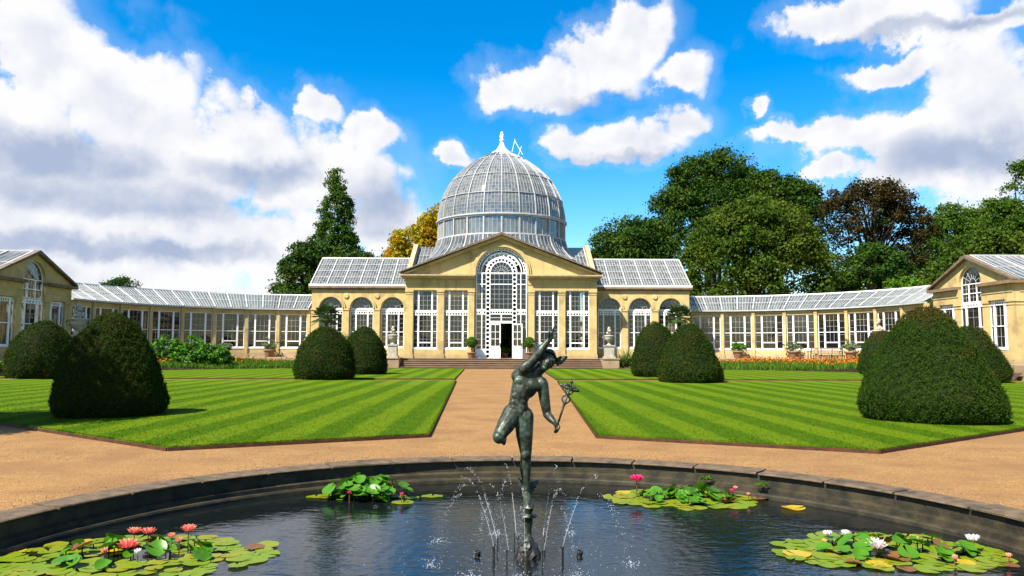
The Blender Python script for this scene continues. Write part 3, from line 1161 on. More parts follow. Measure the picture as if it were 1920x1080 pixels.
# great arched screen
scr = obj('arched_screen', None, cons, Matrix.Translation((0, FY + .2, TZ)))
scr.empty_display_size = .2
Y0, Y1 = FY + .2, FY + .27
m = MB()
IN, OU = 0.94, 1.28
hS = 7.92
for s in (-1, 1):
    x0 = IN if s > 0 else -OU
    m.roundels(lambda u, v: (x0 + v, TZ + u), 20, hS - TZ, OU - IN, Y0, Y1, .40)
    for xx in (IN, OU):
        m.box(s * xx - .022, s * xx + .022, Y0 - .03, Y1 + .02, TZ, hS)
m.roundels(lambda u, v: ((IN + v) * math.cos(PI - u), hS + (IN + v) * math.sin(PI - u)), 12, PI, OU - IN, Y0, Y1, .40)
build('inner_arch', m, 'white_paint', scr)
for rr, th in ((IN, .045), (OU, .045), (1.68, .03), (2.12, .045)):
    m = MB()
    for i in range(24):
        a0, a1 = PI * i / 24, PI * (i + 1) / 24
        c = 7.95
        m.bar((rr * math.cos(a0), Y0 + .02, c + rr * math.sin(a0)), (rr * math.cos(a1), Y0 + .02, c + rr * math.sin(a1)), .1, th, (0, 1, 0))
    build('arch_rib', m, 'white_paint', scr)
m = MB()
m.roundels(lambda u, v: ((1.86 + v) * math.cos(PI - u), 7.95 + (1.86 + v) * math.sin(PI - u)), 22, PI, .24, Y0, Y1, .40)
build('outer_roundel_band', m, 'white_paint', scr)
m = MB()
m.roundels(lambda u, v: ((1.30 + v) * math.cos(PI * .86 - u), 7.95 + (1.30 + v) * math.sin(PI * .86 - u)), 9, PI * .72, .36, Y0, Y1, .40)
build('inner_roundel_band', m, 'white_paint', scr)
m = MB()
for (z, t) in ((7.92, .08), (6.98, .08), (4.83, .14), (4.48, .05)):
    for (a, b) in ((-2.15, -OU), (-IN, IN), (OU, 2.15)):
        m.box(a, b, Y0 - .01, Y1 + .01, z - t / 2, z + t / 2)
for s in (-1, 1):
    m.box(s * 2.1 - .05, s * 2.1 + .05, Y0 - .008, Y1 + .008, TZ, 7.9)
    m.box(s * 1.62 - .04, s * 1.62 + .04, Y0 - .004, Y1, TZ, 7.9)
m.box(-.03, .03, Y0, Y1, hS + 1.28, 9.9)
build('transom', m, 'white_paint', scr)
for (a, b, n) in ((-2.15, -OU, 4), (-IN, IN, 9), (OU, 2.15, 4)):
    m = MB()
    m.roundels(lambda u, v: (a + u, 4.50 + v), n, b - a, .22, Y0, Y1, .40)
    build('roundel_band', m, 'white_paint', scr)
m = MB()
for i in range(1, 5):
    x = -IN + 2 * IN * i / 5
    m.box(x - .009, x + .009, Y0 + .02, Y1 - .02, 4.9, hS)
for z in [4.93 + .41 * i for i in range(1, 8)]:
    m.box(-IN, IN, Y0 + .022, Y1 - .022, z - .009, z + .009)
    for s in (-1, 1):
        m.box(min(s * OU, s * 2.1), max(s * OU, s * 2.1), Y0 + .022, Y1 - .022, z - .009, z + .009)
for s in (-1, 1):
    for z in [1.9 + .5 * i for i in range(0, 6)]:
        m.box(min(s * OU, s * 2.1), max(s * OU, s * 2.1), Y0 + .022, Y1 - .022, z - .009, z + .009)
for i in range(1, 9):
    an = PI * i / 9
    m.bar((.25 * math.cos(an), Y0 + .03, hS + .25 * math.sin(an)), (IN * math.cos(an), Y0 + .03, hS + IN * math.sin(an)), .026, .03, (0, 1, 0))
for i in range(16):
    a0, a1 = PI * i / 16, PI * (i + 1) / 16
    for rr in (.25, .6):
        m.bar((rr * math.cos(a0), Y0 + .03, hS + rr * math.sin(a0)), (rr * math.cos(a1), Y0 + .03, hS + rr * math.sin(a1)), .026, .03, (0, 1, 0))
tag(build('glazing_bar', m, 'roof_white', scr), kind='stuff')
for (a, b, z0, z1) in ((-2.1, -OU, 1.6, 4.4), (OU, 2.1, 1.6, 4.4), (-2.1, -OU, 4.9, 6.95), (OU, 2.1, 4.9, 6.95), (-2.1, -OU, 7.0, 7.9), (OU, 2.1, 7.0, 7.9), (-IN, IN, 4.9, 6.95), (-IN, IN, 7.0, 7.9), (-IN, IN, 3.9, 4.45)):
    m = MB()
    m.add([(a, Y0 + .03, z0), (b, Y0 + .03, z0), (b, Y0 + .03, z1), (a, Y0 + .03, z1)], [(0, 1, 2, 3)])
    build('pane', m, 'glass_window', scr)
m = MB()
m.add([(0, Y0 + .03, hS)] + [(IN * math.cos(PI * i / 16), Y0 + .03, hS + IN * math.sin(PI * i / 16)) for i in range(17)], [(0, i + 1, i + 2) for i in range(16)])
build('fanlight', m, 'glass_window', scr)
for s in (-1, 1):
    m = MB()
    m.box(min(s * OU, s * 2.15), max(s * OU, s * 2.15), Y0 - .005, Y1 + .005, TZ, 1.6)
    build('lower_panel', m, 'white_paint', scr)
# door head and doors
m = MB()
m.box(-IN, IN, Y0 - .01, Y1 + .02, 3.72, 3.92)
m.box(-.05, .05, Y0, Y1, 3.92, 4.45)
m.box(-IN, IN, Y0, Y1, 4.17, 4.20)
build('door_head', m, 'white_paint', scr)


def door_leaf(M):
    m = MB()
    w = 0.88
    m.box(0, w, 0, .06, 0, 1.02)
    m.box(0, .09, 0, .06, 1.021, 2.86)
    m.box(w - .09, w, 0, .06, 1.021, 2.86)
    m.box(.09, w - .09, 0, .06, 2.76, 2.86)
    m.box(w / 2 - .02, w / 2 + .02, .01, .05, 1.021, 2.76)
    for z in (1.6, 2.18):
        m.box(.09, w - .09, .012, .048, z - .02, z + .02)
    o = build('door', m, 'white_paint', cons, M)
    m = MB()
    m.add([(.09, .03, 1.02), (w - .09, .03, 1.02), (w - .09, .03, 2.76), (.09, .03, 2.76)], [(0, 1, 2, 3)])
    build('pane', m, 'glass_window', o, M)
    m = MB()
    m.box(w - .07, w - .03, -.05, -.001, .95, 1.25)
    build('handle', m, 'dark_metal', o, M)


door_leaf(Matrix.Translation((-.93, FY + .2, TZ + .004)))
door_leaf(Matrix.Translation((.93, FY + .18, TZ + .004)) @ Matrix.Rotation(R(-22), 4, 'Z') @ Matrix.Translation((0, 0, 0)))

# side blocks with three arches each
for s in (-1, 1):
    X0, X1 = 7.9, 16.2
    cxs = [9.3, 11.93, 14.56]
    SP, RA = 5.0, 0.98
    holes = []
    for c in cxs:
        holes.append([(c - RA, 1.62), (c + RA, 1.62), (c + RA, SP)] + arch_pts(c, SP, RA, 18)[1:-1] + [(c - RA, SP)])
    holes = [[(s * p[0], p[1]) for p in h] for h in holes]
    m = MB()
    m.extrude([(s * X0, TZ), (s * X1, TZ), (s * X1, 6.62), (s * X0, 6.62)], holes, 64.0, 64.4)
    build('arcade_wall', m, 'stone', cons)
    for c in cxs:
        m = MB()
        o1 = arch_pts(s * c, SP, 1.24, 22)
        i1 = list(reversed(arch_pts(s * c, SP, RA + .002, 22)))
        m.extrude(o1 + i1, [], 63.86, 64.1)
        build('archivolt', m, 'stone', cons)
        m = MB()
        o1 = arch_pts(s * c, SP, 1.10, 22)
        m.extrude(o1 + i1, [], 63.80, 63.859)
        build('archivolt', m, 'stone', cons)
        M = Matrix.Translation((s * c, 64.16, 0))
        window(cons, M, ('arc',), 1.955, 1.75, 5.05, mull=((-.5, .12), (.5, .12)), rails=((4.92, .15), (3.02, .05)), band=(4.52, 4.78, 9),
               bars=((-.43, .43, 1.82, 3.02, 3, 2), (-.43, .43, 3.02, 4.52, 3, 3), (-.9, -.57, 1.82, 4.52, 1, 7), (.57, .9, 1.82, 4.52, 1, 7)), arch=.955, arch_z=5.06)
    for xx in (10.62, 13.25, 16.0, 7.99):
        a, b = xx - .25, xx + .25
        if xx == 16.0:
            a, b = 15.55, 16.22
        if xx == 7.99:
            a, b = 7.96, 8.3
        a, b = min(s * a, s * b), max(s * a, s * b)
        m = MB()
        m.box(a - .04, b + .04, 63.86, 63.998, TZ, TZ + .3)
        m.box(a, b, 63.9, 63.998, TZ + .301, SP - .16)
        m.box(a - .04, b + .04, 63.85, 63.998, SP - .159, SP)
        build('pier', m, 'stone', cons)
    for xx in (10.62, 13.25):
        m = MB()
        m.lathe([(.001, -.10), (.17, -.10), (.22, -.05), (.22, 0)], 16)
        build('roundel', m, 'stone', cons, Matrix.Translation((s * xx, 63.999, 6.08)) @ Matrix.Rotation(R(-90), 4, 'X'))
    m = MB()
    xa, xb = min(s * 7.92, s * 16.45), max(s * 7.92, s * 16.45)
    m.box(xa, xb, 63.9, 64.5, 6.621, 6.74)
    m.box(xa - .0, xb + .0, 63.74, 64.5, 6.741, 6.92)
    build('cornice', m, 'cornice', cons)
    m = MB()
    m.box(xa, xb, 63.78, 64.1, 6.921, 7.09)
    build('gutter', m, 'white_paint', cons)
    # gable end wall
    m = MB()
    xw = s * 16.0
    m.extrude([(64.41, TZ), (72, TZ), (72, 7.0), (68, 9.68), (64.41, 7.1)], [], min(xw, s * 16.2), max(xw, s * 16.2), Matrix(((0, 1, 0, 0), (1, 0, 0, 0), (0, 0, 1, 0), (0, 0, 0, 1))))
    build('end_wall', m, 'stone', cons)
    m = MB()
    m.box(min(s * 7.9, s * 16.2), max(s * 7.9, s * 16.2), 72.001, 72.4, TZ, 7.0)
    build('rear_wall', m, 'brick_inner', cons)
    ro = obj('wing_roof', None, cons, Matrix.Translation((s * 12, 66, 7)))
    xA, xB = min(s * 8.0, s * 16.3), max(s * 8.0, s * 16.3)
    slope_roof(ro, lambda u, v: (xA + (xB - xA) * u, 63.9 + 4.1 * v, 7.1 + 2.66 * v), 6, 4, 6, rg0, nfine=3)
    m = MB()
    m.box(xA, xB, 67.9, 68.1, 9.74, 9.86)
    build('ridge', m, 'white_paint', ro)
    glass_panel('pane', ro, lambda u, v: (xB - (xB - xA) * u, 72.1 - 4.1 * v, 7.1 + 2.66 * v), 30, 8, 'glass_roof', rg0)

# transverse roof behind the pediment with stone copings
tro = obj('transverse_roof', None, cons, Matrix.Translation((0, 66, 8)))
slope_roof(tro, lambda u, v: (-7.75 + 15.5 * u, 64.35 + 5.65 * v, 8.0 + 3.15 * v), 10, 3, 5, rg0, nfine=3)
for s in (-1, 1):
    m = MB()
    Mx = Matrix(((0, 1, 0, 0), (1, 0, 0, 0), (0, 0, 1, 0), (0, 0, 0, 1)))
    m.extrude([(63.6, 7.73), (76.4, 7.73), (76.4, 8.0), (70.9, 11.3), (69.2, 11.3), (63.6, 8.1)], [], min(s * 7.76, s * 8.15), max(s * 7.76, s * 8.15), Mx)
    build('gable_coping', m, 'stone_base', tro)
m = MB()
m.add([(-7.75, 75.7, 8.0), (7.75, 75.7, 8.0), (7.75, 70.0, 11.15), (-7.75, 70.0, 11.15)], [(0, 1, 2, 3)])
build('pane', m, 'glass_roof', tro)
# portico roof behind pediment
pro = obj('portico_roof', None, cons, Matrix.Translation((0, 64, 8)))
for s in (-1, 1):
    glass_panel('pane', pro, lambda u, v: (s * (7.9 - 7.9 * v), 62.55 + 5 * (u if s > 0 else 1 - u), 7.8 + 3.25 * v), 8, 10, 'glass_roof', rg0)
# rear wall and floor of the central space
m = MB()
holes = []
for c in (-5.6, -3.0, 0, 3.0, 5.6):
    holes.append([(c - .9, 1.6), (c + .9, 1.6), (c + .9, 5.0)] + arch_pts(c, 5.0, .9, 12)[1:-1] + [(c - .9, 5.0)])
m.extrude([(-8.1, TZ), (8.1, TZ), (8.1, 7.9), (0, 10.9), (-8.1, 7.9)], [], 76.4, 76.8)
build('rear_wall', m, 'brick_inner', cons)
m = MB()
for s in (-1, 1):
    for y in (65.0, 66.9):
        m.box(s * 6.6 - .25, s * 6.6 + .25, y - .25, y + .25, TZ, 7.4)
build('inner_pier', m, 'brick_inner', cons)
m = MB()
m.box(-2.6, -2.2, 62.7, 66.5, TZ, 7.6)
m.box(2.2, 2.6, 62.7, 66.5, TZ, 7.6)
build('vestibule_wall', m, 'brick_inner', cons)
m = MB()
m.box(-16, 16, 62.6, 76.4, TZ + .004, TZ + .01)
build('floor', m, 'interior_floor', cons)

# ------------------------------------------------------------------ dome
DC = (0.0, 70.0)
dome = obj('dome', None, cons, Matrix.Translation((0, 70, 11.5)))
PROF = [(6.0, 13.42), (5.95, 14.2), (5.72, 15.3), (5.38, 16.15), (4.97, 16.9), (4.42, 17.65), (3.75, 18.3), (3.0, 18.9), (2.1, 19.5), (1.35, 19.9), (.85, 20.12)]
_pl = [0]
for i in range(1, len(PROF)):
    _pl.append(_pl[-1] + math.hypot(PROF[i][0] - PROF[i - 1][0], PROF[i][1] - PROF[i - 1][1]))
_pt = np.array(_pl) / _pl[-1]
_pr = np.array([p[0] for p in PROF])
_pz = np.array([p[1] for p in PROF])


def dome_pt(an, t, d=0.0):
    r = float(np.interp(t, _pt, _pr)) + d
    z = float(np.interp(t, _pt, _pz)) + d * 0.3
    return (DC[0] + r * math.sin(an), DC[1] - r * math.cos(an), z)


NR = 24
tz = lambda z: float(np.interp(z, _pz, _pt))
ROWS = [0.0, tz(15.3), tz(17.2), tz(19.3), 1.0]
SEG = 2 * PI / NR
for k in range(NR):
    an = k * SEG
    m = MB()
    pts = [dome_pt(an, t, .04) for t in np.linspace(0, 1, 15)]
    for a, b in zip(pts[:-1], pts[1:]):
        m.bar(a, b, .07, .11, (math.sin(an), -math.cos(an), .4))
    build('rib', m, 'old_white', dome)
    for j in range(4):
        t0, t1 = ROWS[j], ROWS[j + 1]
        n = (6, 6, 6, 2)[j]

        def P(u, v):
            a = Vector(dome_pt(an, t0 + (t1 - t0) * v))
            b = Vector(dome_pt(an + SEG, t0 + (t1 - t0) * v))
            return a.lerp(b, u) * 0.5 + Vector(dome_pt(an + SEG * u, t0 + (t1 - t0) * v)) * 0.5
        glass_panel('pane', dome, P, 5 if j < 3 else 2, n, 'glass_dome', rg0, tilt=.010)
fb = MB()
for k in range(NR):
    for q in range(1, 5):
        an = (k + q / 5) * SEG
        tt = np.linspace(0, ROWS[3] if q in (1, 2, 3, 4) else 1, 10)
        pts = [dome_pt(an, t, .0) for t in tt]
        for a, b in zip(pts[:-1], pts[1:]):
            fb.bar(a, b, .022, .03, (math.sin(an), -math.cos(an), .4))
for j in range(3):
    for q in range(1, 6):
        t = ROWS[j] + (ROWS[j + 1] - ROWS[j]) * q / 6
        for i in range(NR * 2):
            fb.bar(dome_pt(i * SEG / 2, t), dome_pt((i + 1) * SEG / 2, t), .015, .02)
tag(build('glazing_bar', fb, 'old_white', dome), kind='stuff')
for j, t in enumerate(ROWS[1:4]):
    m = MB()
    for i in range(NR * 2):
        m.bar(dome_pt(i * SEG / 2, t, .05), dome_pt((i + 1) * SEG / 2, t, .05), .07, .06)
    build('hoop', m, 'old_white', dome)
# drum
m = MB()
m.lathe([(5.95, 13.12), (6.08, 13.13), (6.10, 13.24), (6.18, 13.27), (6.18, 13.38), (6.02, 13.43), (5.9, 13.43), (5.9, 13.12)], 72, (DC[0], DC[1], 0))
build('drum_cornice', m, 'old_white', dome, smooth=False)
m = MB()
m.lathe([(5.9, 11.5), (6.1, 11.5), (6.1, 11.62), (5.98, 11.66), (5.9, 11.66), (5.9, 11.5)], 72, (DC[0], DC[1], 0))
build('drum_sill', m, 'old_white', dome)
for k in range(NR):
    an = k * SEG
    c, s_ = math.sin(an), -math.cos(an)
    m = MB()
    m.bar((DC[0] + 5.99 * c, DC[1] + 5.99 * s_, 11.6), (DC[0] + 5.99 * c, DC[1] + 5.99 * s_, 13.1), .13, .12, (c, s_, 0))
    build('drum_post', m, 'old_white', dome)

    def P(u, v):
        a2 = an + SEG * u
        return (DC[0] + 5.95 * math.sin(a2), DC[1] - 5.95 * math.cos(a2), 11.66 + 1.4 * v)
    glass_panel('pane', dome, P, 4, 3, 'glass_dome', rg0, tilt=.012)
    m = MB()
    for q in range(1, 4):
        a2 = an + SEG * q / 4
        m.bar((5.95 * math.sin(a2), 70 - 5.95 * math.cos(a2), 11.66), (5.95 * math.sin(a2), 70 - 5.95 * math.cos(a2), 13.05), .03)
    tag(build('glazing_bar', m, 'old_white', dome), kind='stuff')
# flared skirt
SK = [(6.08, 11.5), (6.16, 11.1), (6.38, 10.6), (6.75, 10.1), (7.3, 9.6)]
_st = np.linspace(0, 1, len(SK))
_sr = np.array([p[0] for p in SK])
_sz = np.array([p[1] for p in SK])
for k in range(NR):
    an = k * SEG
    if math.cos(an) < -0.3:
        continue

    def SP(u, v, d=0.0):
        a2 = an + SEG * u
        r = float(np.interp(1 - v, _st, _sr)) + d
        return (DC[0] + r * math.sin(a2), DC[1] - r * math.cos(a2), float(np.interp(1 - v, _st, _sz)) + d * .5)
    glass_panel('skirt_pane', dome, SP, 4, 5, 'glass_roof', rg0, tilt=.01)
    m = MB()
    for q in range(8):
        m.bar(SP(0, q / 8, .03), SP(0, (q + 1) / 8, .03), .11, .1, (math.sin(an), -math.cos(an), .4))
    build('skirt_rib', m, 'old_white', dome)
    m = MB()
    for w in (.25, .5, .75):
        for q in range(4):
            m.bar(SP(w, q / 4, .005), SP(w, (q + 1) / 4, .005), .04, .03, (math.sin(an), -math.cos(an), .4))
    tag(build('glazing_bar', m, 'old_white', dome), kind='stuff')
# cap, finial, ladder
m = MB()
m.lathe([(.98, 20.05), (1.0, 20.2), (.86, 20.28), (.62, 20.42), (.42, 20.66), (.27, 20.95), (.19, 21.2), (.15, 21.35), (.25, 21.42), (.25, 21.5), (.14, 21.56), (.19, 21.7), (.22, 21.86), (.18, 22.0), (.12, 22.08), (.15, 22.16), (.06, 22.26), (.001, 22.34)], 20, (DC[0], DC[1], 0))
build('finial', m, 'white_paint', dome, smooth=True)
m = MB()
for (x, z0, z1, y) in ((.95, 20.1, 21.35, 69.2), (1.55, 19.7, 20.55, 68.8)):
    m.bar((x, y, z0), (x + .28, y, z1), .05)
m.bar((1.2, 69.1, 21.2), (1.95, 68.6, 19.7), .035)
build('ladder', m, 'white_paint', dome)


# ------------------------------------------------------------------ curved wings
def wing(s, label):
    w = thing('curved_wing', label, 'glasshouse wing', (s * 27, 63, TZ), group='curved glazed wings of the glasshouse')
    rg = np.random.default_rng(5 + s)
    NB = 8
    A0, A1 = 1.0, 90.0
    st = (A1 - A0) / NB
    cx = s * AC[0]

    def frame(deg, r=AR):
        a = R(deg)
        d = (s * math.sin(a), math.cos(a))
        return Matrix(((d[1], d[0], 0, cx + d[0] * r), (-d[0], d[1], 0, AC[1] + d[1] * r), (0, 0, 1, 0), (0, 0, 0, 1)))
    chord = 2 * AR * math.sin(R(st / 2))
    ap = AR * math.cos(R(st / 2))
    for k in range(NB + 1):
        M = frame(A0 + k * st)

        def pm():
            m = MB()
            m.box(-.17, .17, -.16, .2, TZ, TZ + .3)
            m.box(-.13, .13, -.12, .2, TZ + .301, 4.72)
            m.box(-.155, .155, -.15, .2, 4.721, 4.9)
            m.box(-.12, .12, -.12, .2, 4.901, 5.0)
            return m.mesh('pillar', 'stone')
        obj('pillar', cached('wpil', pm), w, M)
    for k in range(NB):
        M = frame(A0 + (k + .5) * st, ap)
        b = chord - .285

        def wm():
            m = MB()
            m.box(-b / 2, b / 2, 0, .25, TZ, 1.55)
            return m.mesh('plinth_panel', 'stone')
        obj('plinth_panel', cached('wpl', wm), w, M)

        def bm():
            m = MB()
            m.box(-b / 2, b / 2, -.05, -.001, TZ, TZ + .34)
            return m.mesh('base_course', 'stone_base')
        obj('base_course', cached('wbc', bm), w, M)

        def lm():
            m = MB()
            m.box(-chord / 2, chord / 2, -.02, .3, 4.62, 4.995)
            m.box(-chord / 2, chord / 2, -.08, -.021, 4.8, 4.9)
            return m.mesh('lintel', 'stone')
        obj('lintel', cached('wli', lm), w, M)

        def gm():
            m = MB()
            m.box(-chord / 2 - .02, chord / 2 + .02, -.30, .12, 4.997, 5.11)
            return m.mesh('gutter', 'old_white')
        obj('gutter', cached('wgu', gm), w, M)
        h = b / 2 - .07
        window(w, M @ Matrix.Translation((0, .06, 0)), ('wing',), b, 1.67, 4.62, mull=((-.6, .14), (.6, .14)), rails=((3.08, .05),), low=(-.51, .51, 2.22, .09),
               bars=((-.51, .51, 2.27, 3.08, 3, 1), (-.51, .51, 3.08, 4.55, 3, 3), (-h, -.69, 1.74, 4.55, 1, 5), (.69, h, 1.74, 4.55, 1, 5)))

    def RP(u, v):
        deg = A0 + (A1 - A0) * (u if s > 0 else 1 - u)
        r = AR - .22 + 2.7 * v
        a = R(deg)
        return (cx + s * math.sin(a) * r, AC[1] + math.cos(a) * r, 5.12 + 1.4 * v)
    ro = obj('glass_roof', None, w, Matrix.Translation((cx + s * 9, AC[1] + 9, 5.1)))
    slope_roof(ro, RP, NB * 2, 2, 6, rg, nfine=2)
    m = MB()
    for i in range(32):
        a = Vector(RP(i / 32, 1))
        b2 = Vector(RP((i + 1) / 32, 1))
        m.bar(a, b2, .14, .12)
    build('ridge', m, 'white_paint', ro)

    def RB(u, v):
        deg = A0 + (A1 - A0) * (u if s < 0 else 1 - u)
        r = AR + 2.5 + 2.7 * v
        a = R(deg)
        return (cx + s * math.sin(a) * r, AC[1] + math.cos(a) * r, 6.52 - 1.4 * v)
    glass_panel('pane', ro, RB, 48, 3, 'glass_roof', rg)
    # back wall with tall openings
    R2 = AR + 5.0
    c2 = 2 * R2 * math.sin(R(st / 2))
    for k in range(NB):
        M = frame(A0 + (k + .5) * st, R2 * math.cos(R(st / 2)))

        def rm():
            m = MB()
            m.extrude([(-c2 / 2, TZ), (c2 / 2, TZ), (c2 / 2, 5.1), (-c2 / 2, 5.1)], [], 0, .3)
            return m.mesh('rear_wall', 'brick_inner')
        obj('rear_wall', cached('wrw', rm), w, M)
    m = MB()
    m.lathe([(AR + .1, TZ + .004), (R2, TZ + .004)], 32, (cx, AC[1], 0), R(0) if s > 0 else R(90), R(90) if s > 0 else R(180))
    build('floor', m, 'interior_floor', w)
    return w


wing(-1, 'curved glazed wing left of the domed block, sloping glass roof and stone pillars')
wing(1, 'curved glazed wing right of the domed block, bench and flower pots before it')


# ------------------------------------------------------------------ end pavilions
def facade(p, M, key, gable, wide=8.15):
    h = wide / 2
    EZ = 4.70
    for (a, b) in ((-h, -h + .62), (-1.72, -1.2), (1.2, 1.72), (h - .62, h)):
        pilaster(p, a, b, 0, .4, TZ, EZ, M)
    for (a, b) in ((-h + .62, -1.72), (-1.2, 1.2), (1.72, h - .62)):
        m = MB()
        m.box(a, b, .1, .4, TZ, 1.62)
        build('plinth_panel', m, 'stone', p, M)
        w = b - a
        Mw = M @ Matrix.Translation(((a + b) / 2, .16, 0))
        mx = w * .28
        window(p, Mw, ('pav', round(w, 2)), w, 1.76, EZ - .02, mull=((-mx, .16), (mx, .16)), rails=((3.1, .06),), band=(4.38, 4.62, 8),
               bars=((-mx + .08, mx - .08, 1.83, 3.1, 2, 2), (-mx + .08, mx - .08, 3.1, 4.38, 2, 2)))
    if gable:
        for sg in (-1, 1):
            m = MB()
            a, b = (1.18, h + .02) if sg > 0 else (-h - .02, -1.18)
            m.box(a, b, -.02, .5, EZ + .002, 5.12)
            m.box(a, b, -.06, .5, 5.121, 5.18)
            m.box(a, b, -.01, .5, 5.181, 5.62)
            build('entablature', m, 'stone', p, M)
            m = MB()
            a, b = (1.18, h + .3) if sg > 0 else (-h - .3, -1.18)
            m.box(a, b, -.32, .5, 5.621, 5.82)
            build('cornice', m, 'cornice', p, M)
        m = MB()
        pts = [(-h - .28, 5.822), (-1.16, 5.822), (-1.16, 5.95)] + list(reversed(arch_pts(0, 5.95, 1.16, 18)))[1:-1] + [(1.16, 5.95), (1.16, 5.822), (h + .28, 5.822), (0, 7.72)]
        m.extrude(pts, [], .02, .35)
        build('tympanum', m, 'stone', p, M)
        Mw = M @ Matrix.Translation((0, .2, 0))
        window(p, Mw, ('pavtop',), 2.3, EZ + .02, 5.95, mull=((-.4, .06), (.4, .06)), rails=((5.3, .05),), sill=False, bars=((-1.08, 1.08, EZ + .09, 5.88, 6, 4),), arch=1.13, arch_z=5.96)
        for sg in (-1, 1):
            m = MB()
            A = h + .32
            dz = (7.82 - 5.82) / A
            m.extrude([(sg * A, 5.83), (0, 7.60), (0, 7.82), (sg * A, 5.95)], [], -.28, .12)
            build('raking_coping', m, 'coping_lead', p, M)
    else:
        m = MB()
        m.box(-h - .02, h + .02, -.02, .5, EZ + .002, 5.12)
        m.box(-h - .02, h + .02, -.06, .5, 5.121, 5.18)
        m.box(-h - .02, h + .02, -.01, .5, 5.181, 5.62)
        build('entablature', m, 'stone', p, M)
        m = MB()
        m.box(-h - .3, h + .3, -.32, .5, 5.621, 5.82)
        build('cornice', m, 'cornice', p, M)


def pavilion(s, label):
    p = thing('end_pavilion', label, 'pavilion', (s * 34, 48, TZ), group='end pavilions of the glasshouse')
    XF, YA, YB = (30.45 if s > 0 else 29.8), 43.9, 52.05
    yc = (YA + YB) / 2
    rg = np.random.default_rng(50 + s)
    if s > 0:
        M = Matrix(((0, 1, 0, XF), (-1, 0, 0, yc), (0, 0, 1, 0), (0, 0, 0, 1)))
    else:
        M = Matrix(((0, -1, 0, -XF), (1, 0, 0, yc), (0, 0, 1, 0), (0, 0, 0, 1)))
    facade(p, M, 'in', True)
    # side towards the camera
    W2 = 11.0
    facade(p, Matrix.Translation((s * (XF + W2 / 2 + .202), YA + .004, 0)), 'front', False, W2 - .4)
    facade(p, Matrix.Translation((s * (XF + W2 / 2 + .405), YB - .004, 0)) @ Matrix.Rotation(PI, 4, 'Z'), 'back', False, W2 - .8)
    facade(p, Matrix.Translation((s * (XF + W2 + .4), yc, 0)) @ Matrix.Rotation(s * PI / 2, 4, 'Z') , 'out', False, YB - YA - .8)
    m = MB()
    m.box(min(s * (XF + .05), s * (XF + W2)), max(s * (XF + .05), s * (XF + W2)), YA + .05, YB - .05, TZ - .0, TZ + .012)
    build('floor', m, 'interior_floor', p)
    # glazed gable roof, ridge running away from the pond
    ro = obj('glass_roof', None, p, Matrix.Translation((s * 34, yc, 5.8)))
    x0, x1 = XF + .13, XF + W2 + .6
    for side in (-1, 1):
        ye = YA - .3 if side < 0 else YB + .3

        def P(u, v):
            uu = u if (side < 0) else 1 - u
            x = (x0 + (x1 - x0) * uu) if s > 0 else (-x1 + (x1 - x0) * uu)
            return (x, ye + (yc - ye) * v, 5.86 + 1.9 * v)
        slope_roof(ro, P, 7, 2, 4, rg, nfine=2)
    m = MB()
    m.box(min(s * x0, s * x1), max(s * x0, s * x1), yc - .12, yc + .12, 7.72, 7.84)
    build('ridge', m, 'old_white', ro)
    # taller block behind with its own pediment towards the pond
    m = MB()
    xa = s * (XF + 9.5)
    Mx = Matrix(((0, 1, 0, 0), (1, 0, 0, 0), (0, 0, 1, 0), (0, 0, 0, 1)))
    m.extrude([(yc - 5.0, 5.8), (yc + 5.0, 5.8), (yc + 5.0, 7.3), (yc, 9.4), (yc - 5.0, 7.3)], [], min(xa, xa + s * 6), max(xa, xa + s * 6), Mx)
    build('attic_block', m, 'stone', p)
    for side in (-1, 1):
        m = MB()
        m.extrude([(yc + side * 5.4, 7.2), (yc, 9.42), (yc, 9.62), (yc + side * 5.4, 7.36)], [], min(xa - s * .4, xa + s * 6.4), max(xa - s * .4, xa + s * 6.4), Mx)
        build('attic_roof', m, 'lead_roof', p)
    return p


pavilion(-1, 'pedimented end pavilion at the left edge, its yellow front in shade')
pavilion(1, 'pedimented end pavilion at the right edge, its yellow front in sun')


